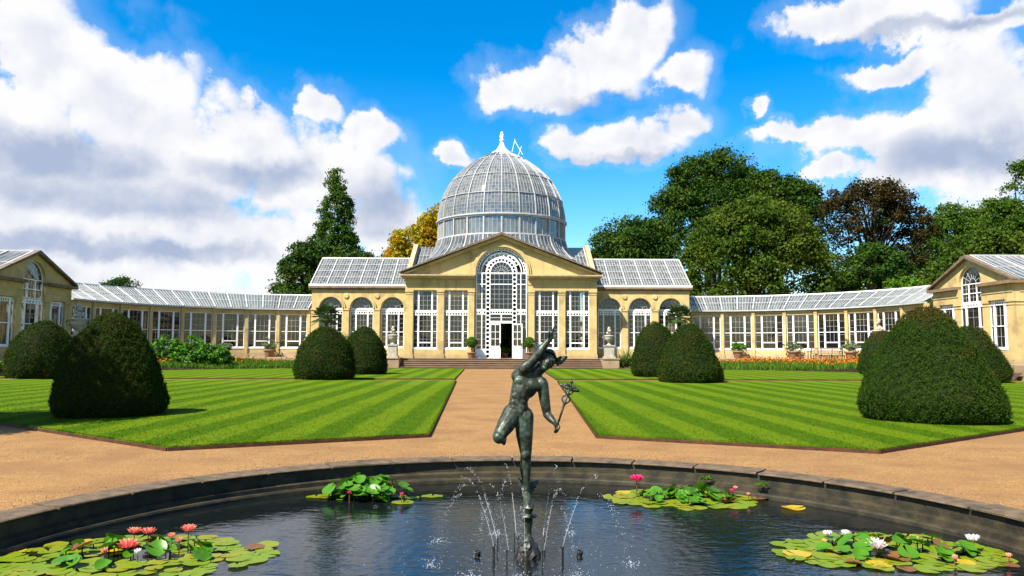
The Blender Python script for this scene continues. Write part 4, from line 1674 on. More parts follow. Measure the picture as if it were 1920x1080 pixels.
# ================================================================== TREES
def make_tree(name, label, pos, ells, leaf_mat, size, nclump, per, seed, cr=(1.0, 1.7), limbs=9, trunk_r=0.45, trunk_top=None, inner=0.5, aspect=0.62, group='trees behind the glasshouse'):
    """ells: crown lobes (dx, dy, z, rx, ry, rz). Leaves gather in clumps over the lobes' outsides; trunk and limbs inside."""
    rg = np.random.default_rng(seed)
    t = thing(name, label, 'tree', pos, group=group)
    E_ = np.array(ells, dtype=float)
    wgt = (E_[:, 3] * E_[:, 4] + E_[:, 3] * E_[:, 5] + E_[:, 4] * E_[:, 5])
    pick = rg.choice(len(E_), size=nclump, p=wgt / wgt.sum())
    d = ball(rg, nclump)
    d[:, 2] = np.where(d[:, 2] < -0.45, -d[:, 2], d[:, 2])
    d[:, 1] = np.where(rg.random(nclump) < 0.4, -np.abs(d[:, 1]), d[:, 1])
    e = E_[pick]
    rad = inner + (1 - inner) * rg.random((nclump, 1)) ** 0.6
    c = e[:, :3] + d * e[:, 3:] * rad
    rr = rg.uniform(cr[0], cr[1], nclump)
    size = size * .82
    per = int(per * 1.22)
    v, f = clump_leaves(c, rr, per, size, rg, aspect, 0.55, 0.5)
    # loose sprays that break the outline
    ns = int(nclump * per * 0.06)
    q = rg.choice(nclump, ns)
    p2 = c[q] + ball(rg, ns) * (rr[q] * rg.uniform(1.0, 1.35, ns))[:, None]
    v2, f2 = leaf_quads(p2, ball(rg, ns), size * (0.6 + 0.5 * rg.random(ns)), aspect, rg)
    v, f = join([(v, f), (v2, f2)])
    M = Matrix.Translation(Vector(pos))
    obj('crown', np_mesh('crown', v, f, leaf_mat), t, M)
    m = MB()
    top = trunk_top if trunk_top else float((E_[:, 2]).max())
    n = 7
    tp = [(0.25 * math.sin(i * 1.3 + seed), 0.2 * math.cos(i * 1.7 + seed), -0.1 + (top + .1) * i / n) for i in range(n + 1)]
    m.tube(tp, [trunk_r * (1.35 if i == 0 else 1.0) * (1 - 0.85 * i / n) for i in range(n + 1)], 8)
    order = rg.permutation(nclump)[:limbs * 2]
    for i in order:
        a = rg.uniform(.25, .8)
        k = min(int(a * n), n - 1)
        b0 = Vector(tp[k])
        e1 = Vector(c[i])
        mid = b0.lerp(e1, .5) + Vector((0, 0, .35 * (e1 - b0).length * .3))
        m.tube([b0, mid, e1], [trunk_r * .34, trunk_r * .2, trunk_r * .06], 5, False)
    build('trunk', m, 'bark', t, M, smooth=True)
    return t


def place(px, Y):
    return (px - 938) / 1400 * Y - .09


def zat(py, Y, px=960):
    return 1.65 + (653 + (px - 960) * .00314 - py) / 1400 * Y


# tall tapering tree left of the dome
Y = 100
make_tree('tall_tree', 'tall tapering green tree left of the dome', (place(630, Y), Y, 0),
          [(.25 * math.sin(q * 2.1), 0, 7 + q * 1.15, 4.9 * (1 - q / 17.5) ** .78, 4.6 * (1 - q / 17.5) ** .78, 1.5) for q in range(16)] + [(0, 0, 24.9, .5, .5, 1.0)],
          'leaf_mid', .19, 520, 90, 21, (.45, .95), 12, .4, 24, inner=.66)
Y = 94
make_tree('broad_tree', 'dark broad tree beside the tall tapering tree, above the left arcade', (place(568, Y), Y, 0),
          [(0, 0, 8.5, 3.2, 3.2, 6), (-.5, 0, 5, 3.6, 3.4, 4.5), (1.4, .5, 12.6, 1.9, 1.9, 2.4)], 'leaf_dark', .22, 210, 110, 22, (.8, 1.4))
Y = 92
make_tree('low_tree', 'low dark tree rising just over the left arcade roof', (place(672, Y), Y, 0),
          [(0, 0, 8.5, 3.6, 3.0, 4.6), (2.4, 0, 9.5, 1.6, 1.6, 3.0), (-2.6, 0, 8.5, 2.0, 2, 4.2)], 'leaf_dark', .22, 170, 100, 23, (.8, 1.3))
Y = 120
make_tree('distant_tree', 'small dark tree peeping over the left curved roof', (place(232, Y), Y, 0),
          [(0, 0, 10.3, 3.0, 2.6, 2.6), (-2.2, 0, 9.4, 1.2, 1.2, 1.5), (2.6, 0, 9.2, 1.2, 1.2, 1.2)], 'leaf_dark', .22, 60, 100, 24, (.7, 1.1), 8, .3)
Y = 96
make_tree('autumn_tree', 'yellow and orange autumn tree behind the dome', (place(790, Y), Y, 0),
          [(-.6, 0, 13.0, 4.1, 3.8, 4.6), (2.0, 0, 15.6, 3.0, 3.0, 4.2), (-2.6, 0, 11.5, 2.6, 2.4, 3.2), (3.6, 0, 13, 2.8, 2.6, 5.5)], 'leaf_autumn', .21, 260, 110, 25, (.8, 1.3))
# right hand wood
Y = 112
make_tree('great_tree', 'tallest dark green tree to the right of the dome', (place(1345, Y), Y, 0),
          [(0, 0, 20, 8.2, 7, 7.5), (-2.6, 0, 26, 4.6, 4.5, 4.6), (1.6, 0, 27.3, 4.2, 4, 4.4), (-5.6, 0, 21, 4.4, 4, 5.2), (4.8, 0, 23.5, 4.6, 4.4, 5.2)], 'leaf_dark', .25, 500, 110, 26, (1.0, 1.8), 14, .7)
Y = 108
make_tree('crowning_tree', 'mid green rounded tree between the tallest tree and the copper tree', (place(1468, Y), Y, 0),
          [(0, 0, 19.5, 5.6, 5, 7.6), (2.6, 0, 22, 3.8, 3.6, 4.4), (-2.0, 0, 23.6, 3.6, 3.4, 3.8)], 'leaf_dark', .25, 280, 110, 27, (1.0, 1.7))
Y = 96
make_tree('dark_tree', 'lower dark tree right beside the dome, leftmost of the right-hand wood', (place(1178, Y), Y, 0),
          [(0, 0, 12, 5.2, 4.8, 6.8), (-2.6, 0, 10, 3.4, 3.2, 5), (3.0, 0, 13.2, 3.6, 3.4, 5)], 'leaf_dark', .22, 370, 110, 28, (.9, 1.5))
Y = 88
make_tree('round_tree', 'large rounded olive green tree in front of the right-hand wood', (place(1418, Y), Y, 0),
          [(0, 0, 10.5, 8.6, 7, 8.6), (-4.4, -1, 9, 4.8, 4.5, 6.5), (4.6, -1, 9, 4.6, 4.5, 6.8), (0, -2, 14, 6.0, 5, 4.9)], 'leaf_olive', .22, 590, 115, 29, (.9, 1.6), 14, .6, inner=.72)
Y = 102
make_tree('copper_tree', 'copper brown tree with bare branches showing, right of the round tree', (place(1648, Y), Y, 0),
          [(0, 0, 19.5, 6.2, 5.5, 5.2), (3.4, 0, 17, 4.2, 4, 5.5), (-4.8, 0, 19, 3.4, 3.2, 4.6), (-.5, 0, 22.4, 4.4, 4, 2.9), (6.4, 0, 18, 2.6, 2.4, 3.0), (-5.4, 0, 14.5, 2.6, 2.4, 3.4), (4.0, 0, 12, 3.4, 3, 3.8)], 'leaf_copper', .21, 300, 95, 30, (.8, 1.4), 30, .55)
Y = 92
make_tree('understorey_tree', 'dark green tree below the copper tree', (place(1640, Y), Y, 0),
          [(0, 0, 7.5, 5.4, 4.8, 7.4), (3.8, 0, 6.6, 3.4, 3.4, 5.5), (-3.8, 0, 6.2, 3.2, 3, 5.2)], 'leaf_dark', .22, 300, 110, 31, (.8, 1.4))
Y = 116
make_tree('bright_tree', 'fresh green tree right of the copper tree', (place(1795, Y), Y, 0),
          [(0, 0, 16, 5.0, 4.8, 8.2), (-3.0, 0, 14.5, 3.2, 3, 6), (3.6, 0, 17.0, 3.6, 3.4, 7)], 'leaf_mid', .25, 260, 100, 32, (1.0, 1.6))
make_tree('edge_tree', 'tall green tree at the right edge of the picture', (place(1930, Y), Y, 0),
          [(0, 0, 16, 6.0, 5.5, 10.0), (-3.2, 0, 20, 3.8, 3.6, 5.6), (2, 0, 28.0, 3.6, 3.2, 3.4)], 'leaf_mid', .25, 300, 100, 33, (1.0, 1.6))
Y = 84
make_tree('olive_tree', 'olive green tree above the right end pavilion', (place(1858, Y), Y, 0),
          [(0, 0, 9.2, 5.8, 5, 6.2), (-4.2, 0, 7.6, 3.0, 3, 5.2), (4.4, 0, 9.4, 3.6, 3.5, 5.5)], 'leaf_olive', .22, 300, 110, 34, (.8, 1.4))
Y = 78
make_tree('bush_tree', 'small bright green tree peeping over the right curved roof', (place(1705, Y), Y, 0),
          [(0, 0, 6.0, 2.9, 2.4, 3.1), (-2.0, 0, 5, 1.6, 1.5, 3)], 'leaf_bright', .17, 110, 100, 35, (.5, .9), 8, .2)
# tree standing left of the camera whose shade falls over the near left hedge
make_tree('shade_tree', 'leafy tree standing beside the pond left of the view', (-14.2, 13.2, 0),
          [(0, 0, 4.6, 2.3, 2.3, 2.6), (0.2, .2, 6.6, 1.8, 1.8, 1.6)], 'leaf_dark', .11, 150, 110, 36, (.5, .9), 10, .16, group='garden trees')

# ================================================================== TOPIARY
def topiary_mesh(prof, R0, H, nleaf, size, seed, noise=0.035, lump=0.07, mat='yew'):
    """prof: list of (t, r) with t height 0..1 and r relative radius. Returns foliage and core meshes in local metres."""
    rg = np.random.default_rng(seed)
    tt = np.array([p[0] for p in prof])
    pr = np.array([p[1] for p in prof])
    ph = rg.random(12) * 6.28

    def rad(t, a):
        base = np.interp(t, tt, pr) * R0
        l = 1 + lump * (np.sin(2 * a + ph[0]) * .45 + np.sin(3 * a + ph[1] + 4 * t) * .4 + np.sin(5 * a + ph[2] - 6 * t) * .3 + np.sin(9 * t + ph[3] + 2 * a) * .35)
        return base * l
    # sample by area
    ts = np.linspace(0, 1, 400)
    rs = np.interp(ts, tt, pr) * R0
    sl = np.sqrt((np.gradient(rs, ts)) ** 2 + H * H)
    cdf = np.cumsum(rs * sl + 0.02)
    cdf /= cdf[-1]
    t = np.interp(rg.random(nleaf), cdf, ts)
    a = rg.random(nleaf) * 2 * PI
    r = rad(t, a)
    dr = np.interp(t, ts, np.gradient(rs, ts))
    n = np.stack([np.cos(a) * H, np.sin(a) * H, -dr], 1)
    n = unit(n)
    p = np.stack([np.cos(a) * r, np.sin(a) * r, t * H], 1)
    # clipped surface with little hollows
    hol = np.sin(p[:, 0] * 23 + ph[4]) * np.sin(p[:, 1] * 21 + ph[5]) * np.sin(p[:, 2] * 19 + ph[6])
    low = np.sin(p[:, 0] * 7 + ph[7]) * np.sin(p[:, 1] * 6 + ph[8]) + np.sin(p[:, 2] * 8 + ph[9] + p[:, 0] * 3) * .6
    shoot = np.where(rg.random(nleaf) < .02, rg.random(nleaf) * .07, 0)
    p = p + n * (rg.normal(size=(nleaf, 1)) * noise * .5 + (hol * noise * 0.9 + low * noise * .45 + shoot)[:, None])
    nn = unit(n * .55 + rg.normal(size=n.shape) * .6)
    v, f = leaf_quads(p, nn, size * (0.6 + 0.8 * rg.random(nleaf)), 0.42, rg)
    fol = np_mesh('foliage', v, f, mat)
    m = MB()
    na = 28
    rings = np.linspace(0, 1, 20)
    vs, fs = [], []
    for q in rings:
        for k in range(na):
            an = 2 * PI * k / na
            rr = float(rad(np.array([q]), np.array([an]))[0]) - noise * 1.1
            rr = max(rr, 0.001)
            vs.append((rr * math.cos(an), rr * math.sin(an), q * H - (noise * 1.1 if q > .9 else 0)))
    for i in range(len(rings) - 1):
        for k in range(na):
            k2 = (k + 1) % na
            fs.append((i * na + k, i * na + k2, (i + 1) * na + k2, (i + 1) * na + k))
    m.add(vs, fs)
    return fol, m.mesh('core', 'hedge_core', True)


BULLET = [(0, .86), (.04, .95), (.12, 1.0), (.25, .985), (.42, .90), (.58, .77), (.72, .62), (.84, .47), (.92, .33), (.97, .18), (1, .0)]
CONE = [(0, .90), (.05, .97), (.15, 1.0), (.25, .95), (.40, .83), (.55, .70), (.68, .575), (.8, .46), (.88, .37), (.94, .26), (.98, .14), (1, 0)]
EGG = [(0, .88), (.05, .95), (.15, 1.0), (.35, .97), (.52, .88), (.68, .74), (.8, .58), (.9, .40), (.96, .22), (1, 0)]
HEDGES = [
    ('near left clipped yew, partly in shade beside the pond path', -9.22, 17.75, 1.17, 2.44, BULLET, 85000, .018),
    ('near right clipped yew cone, the largest, with browned top', 9.66, 16.95, 1.46, 2.6, CONE, 115000, .018),
    ('clipped yew at the far left before the shaded pavilion', -23.5, 38.8, 1.66, 3.0, EGG, 34000, .032),
    ('clipped yew dome left of the path, nearer one of the left pair', -8.92, 38.0, 1.52, 2.72, EGG, 36000, .031),
    ('clipped yew dome left of the path, farther one of the left pair', -8.3, 45.5, 1.36, 2.95, EGG, 30000, .032),
    ('clipped yew right of the path, farther one of the right pair', 8.85, 42.9, 1.42, 3.2, EGG, 30000, .032),
    ('clipped yew cone right of the path, nearer one of the right pair', 8.97, 35.8, 1.55, 2.88, CONE, 36000, .031),
    ('clipped yew showing at the right behind the largest one', 23.1, 36.6, 1.7, 2.85, CONE, 30000, .032),
    ('clipped yew showing at the left side behind the largest one', 24.4, 47.5, 1.55, 2.9, EGG, 20000, .035),
]
for i, (lab, x, y, r, h, prof, nl, sz) in enumerate(HEDGES):
    t = thing('clipped_yew', lab, 'topiary', (x, y, 0.07), group='clipped yews on the lawns')
    fol, core = topiary_mesh(prof, r, h - .1, nl, sz, 900 + i, noise=.045 if sz < .03 else .06, mat='yew_browned' if i in (1, 8) else 'yew')
    M = Matrix.Translation((x, y, 0.10)) @ Matrix.Rotation(R(37 * i), 4, 'Z')
    obj('foliage', fol, t, M)
    obj('core', core, t, M)
    m = MB()
    m.tube([(x, y, 0.0), (x, y, .5)], [.14, .11], 8)
    build('trunk', m, 'bark', t)


# ================================================================== SMALLER PLANTS
def bushy(name, label, cat, pos, ells, mat, size, nclump, per, seed, cr=(.25, .45), group=None, aspect=.55, stem=True):
    rg = np.random.default_rng(seed)
    t = thing(name, label, cat, pos, group=group)
    E_ = np.array(ells, dtype=float)
    pick = rg.choice(len(E_), size=nclump)
    d = ball(rg, nclump)
    c = E_[pick, :3] + d * E_[pick, 3:] * (.5 + .5 * rg.random((nclump, 1)))
    c[:, 2] = np.maximum(c[:, 2], .12)
    v, f = clump_leaves(c, rg.uniform(cr[0], cr[1], nclump), per, size, rg, aspect, .45, .45)
    M = Matrix.Translation(Vector(pos))
    obj('foliage', np_mesh('foliage', v, f, mat), t, M)
    if stem:
        m = MB()
        for i in range(7):
            e = Vector(c[i % nclump])
            m.tube([(e.x * .15, e.y * .15, -.05), e * .5 + Vector((0, 0, .1)), e], [.035, .025, .01], 5)
        build('stem', m, 'bark', t, M)
    return t


bushy('large_shrub', 'large leafy green shrub before the left curved wing', 'shrub', (-23.6, 56.5, .0),
      [(0, 0, 1.3, 1.7, 1.2, 1.25), (-1.8, .2, 1.4, 1.3, 1.1, 1.2), (1.7, 0, 1.05, 1.3, 1.0, .95), (.6, -.3, .9, 1.6, 1.1, .8), (2.6, .1, .8, .8, .8, .6)], 'leaf_shrub', .11, 240, 60, 41)
bushy('pale_shrub', 'small grey-leaved shrub in a pot at the end of the large shrub', 'shrub', (-22.2, 60.6, TZ),
      [(0, 0, .75, .55, .5, .5)], 'leaf_grey', .07, 40, 40, 42, (.16, .28))
bushy('corner_shrub', 'small yellow-green shrub beside the left urn pedestal', 'shrub', (-9.9, 60.2, 0),
      [(0, 0, .8, .6, .5, .7)], 'leaf_spiky', .07, 50, 40, 43, (.16, .28))


def spiky(name, label, pos, n, L, mat, seed, w=.045):
    rg = np.random.default_rng(seed)
    t = thing(name, label, 'plant', pos)
    m = MB()
    for i in range(n):
        a = rg.uniform(0, 2 * PI)
        el_ = rg.uniform(.25, 1.35)
        ln = L * rg.uniform(.7, 1.1)
        base = Vector((rg.normal() * .25, rg.normal() * .2, rg.uniform(0, .5)))
        d = Vector((math.cos(a) * math.cos(el_), math.sin(a) * math.cos(el_), math.sin(el_)))
        s = Vector((-math.sin(a), math.cos(a), 0)) * w
        mid = base + d * ln * .55
        tip = base + d * ln + Vector((0, 0, -.22 * ln * math.cos(el_)))
        m.add([base - s * .7, base + s * .7, mid + s, tip, mid - s], [(0, 1, 2, 4), (4, 2, 3)])
    build('leaf', m, mat, t, Matrix.Translation(Vector(pos)))['kind'] = 'stuff'
    return t


spiky('spiky_plant', 'tall spiky yellow-green plant beside the right urn', (10.05, 60.1, 0), 190, 1.5, 'leaf_spiky', 44)
spiky('spiky_plant', 'lower spiky plant between the right urn plant and the yews', (11.6, 60.3, 0), 110, 1.3, 'leaf_palm', 45)


def palm(label, pos, H, seed):
    rg = np.random.default_rng(seed)
    t = thing('fan_palm', label, 'palm', pos, group='fan palms before the arcades')
    M = Matrix.Translation(Vector(pos))
    m = MB()
    m.tube([(0, 0, -.1), (.05, 0, H * .5), (0, .03, H)], [.16, .13, .15], 9)
    build('trunk', m, 'bark', t, M, True)
    for i in range(48):
        a = i * 2.399 + rg.uniform(-.2, .2)
        el_ = 1.25 - 1.8 * (i / 48) + rg.uniform(-.12, .12)
        d = Vector((math.cos(a) * math.cos(el_), math.sin(a) * math.cos(el_), math.sin(el_)))
        st = rg.uniform(.55, .8)
        o_ = Vector((0, 0, H))
        hub = o_ + d * st
        m = MB()
        m.tube([o_, hub], [.02, .014], 4)
        side = Vector((-math.sin(a), math.cos(a), 0))
        upv = side.cross(d)
        for k in range(11):
            fa = (k - 5) / 5 * 1.5
            dd = (d * math.cos(fa) + side * math.sin(fa)).normalized()
            ln = .72 * (1 - .18 * abs(fa))
            w = .048
            p2 = hub + dd * ln * .6 + upv * .02
            p3 = hub + dd * ln - Vector((0, 0, .1))
            pw = dd.cross(upv).normalized() * w
            m.add([hub, p2 - pw, p3, p2 + pw], [(0, 1, 2, 3)])
        build('fan_leaf', m, 'leaf_palm', t, M)
    return t


palm('fan palm before the left arcade', (-14.4, 61.6, TZ), 3.35, 51)
palm('fan palm before the right arcade', (14.75, 61.6, TZ), 3.45, 52)


# pots ---------------------------------------------------------------
def pot_mesh():
    m = MB()
    m.lathe([(.001, 0), (.25, 0), (.27, .03), (.33, .38), (.35, .42), (.40, .43), (.41, .50), (.38, .53), (.34, .52), (.32, .44), (.001, .43)], 22)
    return m.mesh('pot', 'terracotta', True)


POT = pot_mesh()


def potted(label, pos, kind, seed, sc=1.0, group='flower pots along the glasshouse'):
    rg = np.random.default_rng(seed)
    t = thing('potted_plant', label, 'potted plant', pos, group=group)
    M = Matrix.Translation(Vector(pos)) @ Matrix.Scale(sc, 4)
    obj('pot', POT, t, M)
    if kind == 'bay':
        m = MB()
        m.tube([(0, 0, .4), (.01, 0, 1.1)], [.03, .025], 7)
        build('stem', m, 'bark', t, M)
        d = ball(rg, 2600)
        p = np.array([0, 0, 1.38]) + d * .47 * (.75 + .28 * rg.random((2600, 1)))
        v, f = leaf_quads(p, unit(d * .6 + rg.normal(size=d.shape) * .5), .05, .5, rg)
        obj('foliage', np_mesh('foliage', v, f, 'leaf_bright'), t, M)
    else:
        n = 46
        c = np.stack([rg.normal(size=n) * .24, rg.normal(size=n) * .22, .62 + np.abs(rg.normal(size=n)) * .22], 1)
        v, f = clump_leaves(c, rg.uniform(.1, .2, n), 36, .055, rg, .55, .4, .4)
        obj('foliage', np_mesh('foliage', v, f, kind), t, M)
    return t


potted('clipped bay ball in a terracotta pot left of the doors', (-2.42, 61.45, TZ), 'bay', 61, .95, 'bay trees by the doors')
potted('clipped bay ball in a terracotta pot right of the doors', (2.32, 61.45, TZ), 'bay', 62, .95, 'bay trees by the doors')
potted('small conical plant in a basket inside the open door', (.35, 63.4, TZ + .01), 'leaf_bright', 63, .75, None)


def on_arc(s, px, r=12.75):
    best = min(range(0, 900), key=lambda q: abs(938 + 1400 * (s * (AC[0] + r * math.sin(R(q / 10))) + .09) / (AC[1] + r * math.cos(R(q / 10))) - px))
    a = R(best / 10)
    return (s * (AC[0] + r * math.sin(a)), AC[1] + r * math.cos(a), TZ), best / 10


for (px, s, mt, lab, sd) in ((509, -1, 'leaf_grey', 'potted plant before the left curved wing', 64), (1385, 1, 'leaf_shrub', 'potted plant before the right curved wing, nearest the arcade', 65),
                             (1489, 1, 'leaf_grey', 'potted plant just left of the bench', 66), (1598, 1, 'leaf_grey', 'potted plant just right of the bench', 67)):
    p, _ = on_arc(s, px)
    potted(lab, p, mt, sd, 1.25)

# bench --------------------------------------------------------------
p, deg = on_arc(1, 1549, 12.8)
a = R(deg)
Mb = Matrix(((math.cos(a), math.sin(a), 0, p[0]), (-math.sin(a), math.cos(a), 0, p[1]), (0, 0, 1, TZ), (0, 0, 0, 1)))
bench = thing('garden_bench', 'long slatted wooden bench before the right curved wing', 'bench', M=Mb)
L = 2.7
for x in (-L / 2, -.45, .45, L / 2):
    m = MB()
    m.box(x - .035, x + .035, -.28, -.21, 0, .64 if abs(x) > 1 else .42)
    build('leg', m, 'wood', bench, Mb)
    m = MB()
    m.bar((x, .22, 0), (x, .30, .92), .07, .06)
    build('leg', m, 'wood', bench, Mb)
for k in range(5):
    m = MB()
    m.box(-L / 2, L / 2, -.27 + k * .105, -.19 + k * .105, .425, .45)
    build('seat_slat', m, 'wood', bench, Mb)
for k in range(22):
    m = MB()
    x = -L / 2 + .08 + (L - .16) * k / 21
    m.bar((x, .262, .5), (x, .287, .86), .05, .02)
    build('back_slat', m, 'wood', bench, Mb)
m = MB()
m.bar((-L / 2, .29, .90), (L / 2, .29, .90), .05, .08)
m.bar((-L / 2, .262, .48), (L / 2, .262, .48), .05, .06)
build('back_rail', m, 'wood', bench, Mb)
for s in (-1, 1):
    m = MB()
    m.box(s * L / 2 - .045, s * L / 2 + .045, -.33, .27, .645, .69)
    build('armrest', m, 'wood', bench, Mb)


# urns on pedestals ----------------------------------------------------
def urn(label, pos, sc=1.0, ped=True):
    t = thing('stone_urn', label, 'urn', pos, group='stone urns on pedestals')
    M = Matrix.Translation(Vector(pos)) @ Matrix.Scale(sc, 4)
    z = 0
    if ped:
        m = MB()
        m.box(-.46, .46, -.46, .46, 0, .14)
        m.box(-.36, .36, -.36, .36, .141, .95)
        m.box(-.42, .42, -.42, .42, .951, 1.06)
        build('pedestal', m, 'pale_stone', t, M)
        z = 1.061
    m = MB()
    m.lathe([(.20, z), (.20, z + .05), (.10, z + .10), (.08, z + .20), (.16, z + .27), (.30, z + .40), (.37, z + .58), (.36, z + .66), (.42, z + .70), (.42, z + .75), (.30, z + .78), (.001, z + .80)], 22)
    build('urn_body', m, 'pale_stone', t, M, True)
    rg = np.random.default_rng(int(abs(pos[0]) * 7))
    m = MB()
    for k in range(15):
        an = rg.uniform(0, 2 * PI)
        h = rg.uniform(0, 1)
        r = .24 * (1 - h) * rg.uniform(.5, 1)
        c = Vector((r * math.cos(an), r * math.sin(an), z + .82 + h * .55))
        q = rg.uniform(.08, .13)
        m.lathe([(.001, -q), (q * .7, -q * .7), (q, 0), (q * .7, q * .7), (.001, q)], 8, c)
    build('carved_fruit', m, 'pale_stone', t, M, True)
    for s in (-1, 1):
        m = MB()
        m.tube([(s * .37, 0, z + .6), (s * .52, 0, z + .66), (s * .50, 0, z + .46), (s * .34, 0, z + .46)], .03, 6)
        build('handle', m, 'pale_stone', t, M, True)
    return t


urn('stone urn with carved fruit at the left end of the steps', (-8.66, 60.0, .871))
urn('stone urn with carved fruit at the right end of the steps', (8.66, 60.0, .871))
urn('tall pale urn before the left pavilion corner', (-28.2, 50.2, TZ), 1.5)
urn('pale urn before the right curved wing, above the largest yew', (28.4, 55.8, TZ), 1.25)
urn('pale urn beside the left fan palm', (-15.6, 60.4, .0), 1.1)

# plants inside the glasshouse ------------------------------------------
ORD = ['first', 'second', 'third', 'fourth', 'fifth', 'sixth', 'seventh', 'eighth']
for s in (-1, 1):
    side = 'left' if s < 0 else 'right'
    for k in range(7):
        a = R(1 + 11.125 * (k + .5) + (2 if k % 2 else -2))
        rr = AR + (2.2 if k % 2 else 1.6)
        pos = (s * (AC[0] + rr * math.sin(a)), AC[1] + rr * math.cos(a), TZ)
        t = bushy('indoor_plant', 'leafy plants inside the %s curved wing behind its %s window from the dome' % (side, ORD[k]), 'plant', pos,
                  [(0, 0, 1.1, 1.3, .8, 1.0), (.5, .5, 2.4, 1.0, .8, 1.1), (-.7, .9, 2.0, .7, .7, 1.3)], 'leaf_dark' if k % 3 else 'leaf_mid', .10, 105, 34, 300 + k + (20 if s > 0 else 0), (.25, .5), 'plants inside the glasshouse')
        if (s > 0 and k in (1, 2, 3)) or (s < 0 and k == 1):
            rg = np.random.default_rng(333 + k)
            n = 160
            pp = np.stack([rg.normal(size=n) * .6, -.55 + rg.normal(size=n) * .12, .95 + rg.random(n) * .9], 1)
            v, f = leaf_quads(pp, ball(rg, n), .09, .8, rg)
            tag(obj('blossom', np_mesh('blossom', v, f, 'blossom_red'), t, Matrix.Translation(Vector(pos))), kind='stuff')
for j, (x, y, h, mt, lab) in enumerate(((-6.2, 65.0, 3.0, 'leaf_dark', 'palm-like plant inside the left portico window'), (-3.7, 65.6, 2.2, 'leaf_mid', 'leafy plant inside the left inner portico window'),
                                        (3.8, 65.5, 2.4, 'leaf_mid', 'leafy plant inside the right inner portico window'), (6.1, 65.2, 3.2, 'leaf_dark', 'leafy plant inside the right outer portico window'),
                                        (-11.9, 66.5, 2.0, 'leaf_dark', 'leafy plant inside the left arcade'), (-14.4, 66.3, 2.4, 'leaf_mid', 'leafy plant inside the outermost left arch'),
                                        (11.9, 66.6, 2.2, 'leaf_dark', 'leafy plant inside the right arcade'), (9.4, 66.4, 2.0, 'leaf_mid', 'leafy plant inside the innermost right arch'),
                                        (.8, 71, 3.4, 'leaf_dark', 'tall plant under the dome behind the doors'), (-1.2, 72, 3.0, 'leaf_dark', 'broad plant under the dome left of the doorway'))):
    bushy('indoor_plant', lab, 'plant', (x, y, TZ), [(0, 0, h * .45, .9, .8, h * .4), (.1, .1, h * .85, .7, .6, h * .35)], mt, .11, 85, 36, 400 + j, (.25, .5), 'plants inside the glasshouse')


# ================================================================== FLOWER BEDS
def bed(s, seed, orange, label, flab):
    rg = np.random.default_rng(seed)
    front = [(s * x, y + .35) for (x, y) in ARC]
    back = [(s * 9.5, 60.8), (s * 18.4, 61.7)] + arc(s, 10.45, 28, 90, 10) + [(s * 27.5, 39.2)]
    poly = front + list(reversed(back))
    m = MB()
    tris = tessellate_polygon([[Vector((p[0], p[1], 0)) for p in poly]])
    fs = []
    for t in tris:
        a, b, c = (Vector((*poly[i], 0)) for i in t)
        fs.append(tuple(t) if (b - a).cross(c - a).z > 0 else tuple(reversed(t)))
    m.add([(p[0], p[1], .012 if i < len(front) else .42) for i, p in enumerate(poly)], fs)
    tag(build('flower_bed', m, 'soil'), kind='structure')
    n = 52000
    x = s * rg.uniform(9, 28, n)
    y = rg.uniform(40, 65, n)
    ok = inside(x, y, poly)
    # keep the palm corner of the bed free
    ok &= ~((np.abs(x) < 12.5))
    x, y = x[ok], y[ok]
    k = len(x)
    far_ = np.hypot(x - s * AC[0], y - AC[1]) / 10.5
    h = (.22 + .20 * rg.random(k)) * (1 + .3 * np.clip(far_, 0, 1))
    base = np.stack([x, y, .46 * np.clip((far_ - .35) / .65, 0, 1)], 1)
    lean = rg.normal(size=(k, 2)) * .12
    tip = base + np.stack([lean[:, 0], lean[:, 1], h], 1)
    an = rg.random(k) * PI
    w = .035
    sd = np.stack([np.cos(an) * w, np.sin(an) * w, np.zeros(k)], 1)
    mid = base * .45 + tip * .55
    v = np.stack([base, mid - sd, tip, mid + sd], 1).reshape(-1, 3)
    f = np.arange(k * 4).reshape(k, 4)
    tag(obj('bedding_plants', np_mesh('bedding_plants', v, f, 'bed_leaf')), label, 'bedding plants', kind='stuff')
    # flowers stand towards the back of the bed
    dist = np.hypot(x - s * AC[0], y - AC[1])
    back_half = (dist > 6.3) | ((np.abs(x) < 17.5) & (y > 59.3)) | (np.abs(x) > 26.6)
    sel = back_half & (rg.random(k) < orange)
    p = tip[sel] + np.array([0, 0, .12])
    v, f = leaf_quads(p, unit(ball(rg, len(p)) + np.array([0, -.4, .5])), .075, .8, rg)
    tag(obj('orange_flowers', np_mesh('orange_flowers', v, f, 'petal_orange')), flab, 'flowers', kind='stuff')


bed(-1, 71, .07, 'green bedding plants before the left curved wing', 'scattered orange flowers before the left curved wing')
bed(1, 72, .15, 'green bedding plants before the right curved wing', 'band of orange flowers before the right curved wing')


# ================================================================== BRONZE STATUE
SX, SY = 0.18, 7.2
statue = thing('bronze_statue', 'green-black bronze figure poised on one foot, arm raised, in the pond', 'statue', (SX, SY, WATER_Z))


def ellipsoid(m, c, r, rot=(0, 0, 0), n=14, k=9):
    Mx = Matrix.Translation(Vector(c)) @ Matrix.Rotation(rot[2], 4, 'Z') @ Matrix.Rotation(rot[1], 4, 'Y') @ Matrix.Rotation(rot[0], 4, 'X')
    vs, fs = [], []
    for i in range(k + 1):
        ph = -PI / 2 + PI * i / k
        for j in range(n):
            th = 2 * PI * j / n
            vs.append((r[0] * math.cos(ph) * math.cos(th), r[1] * math.cos(ph) * math.sin(th), r[2] * math.sin(ph)))
    for i in range(k):
        for j in range(n):
            j2 = (j + 1) % n
            fs.append((i * n + j, i * n + j2, (i + 1) * n + j2, (i + 1) * n + j))
    m.add(vs, fs, Mx)


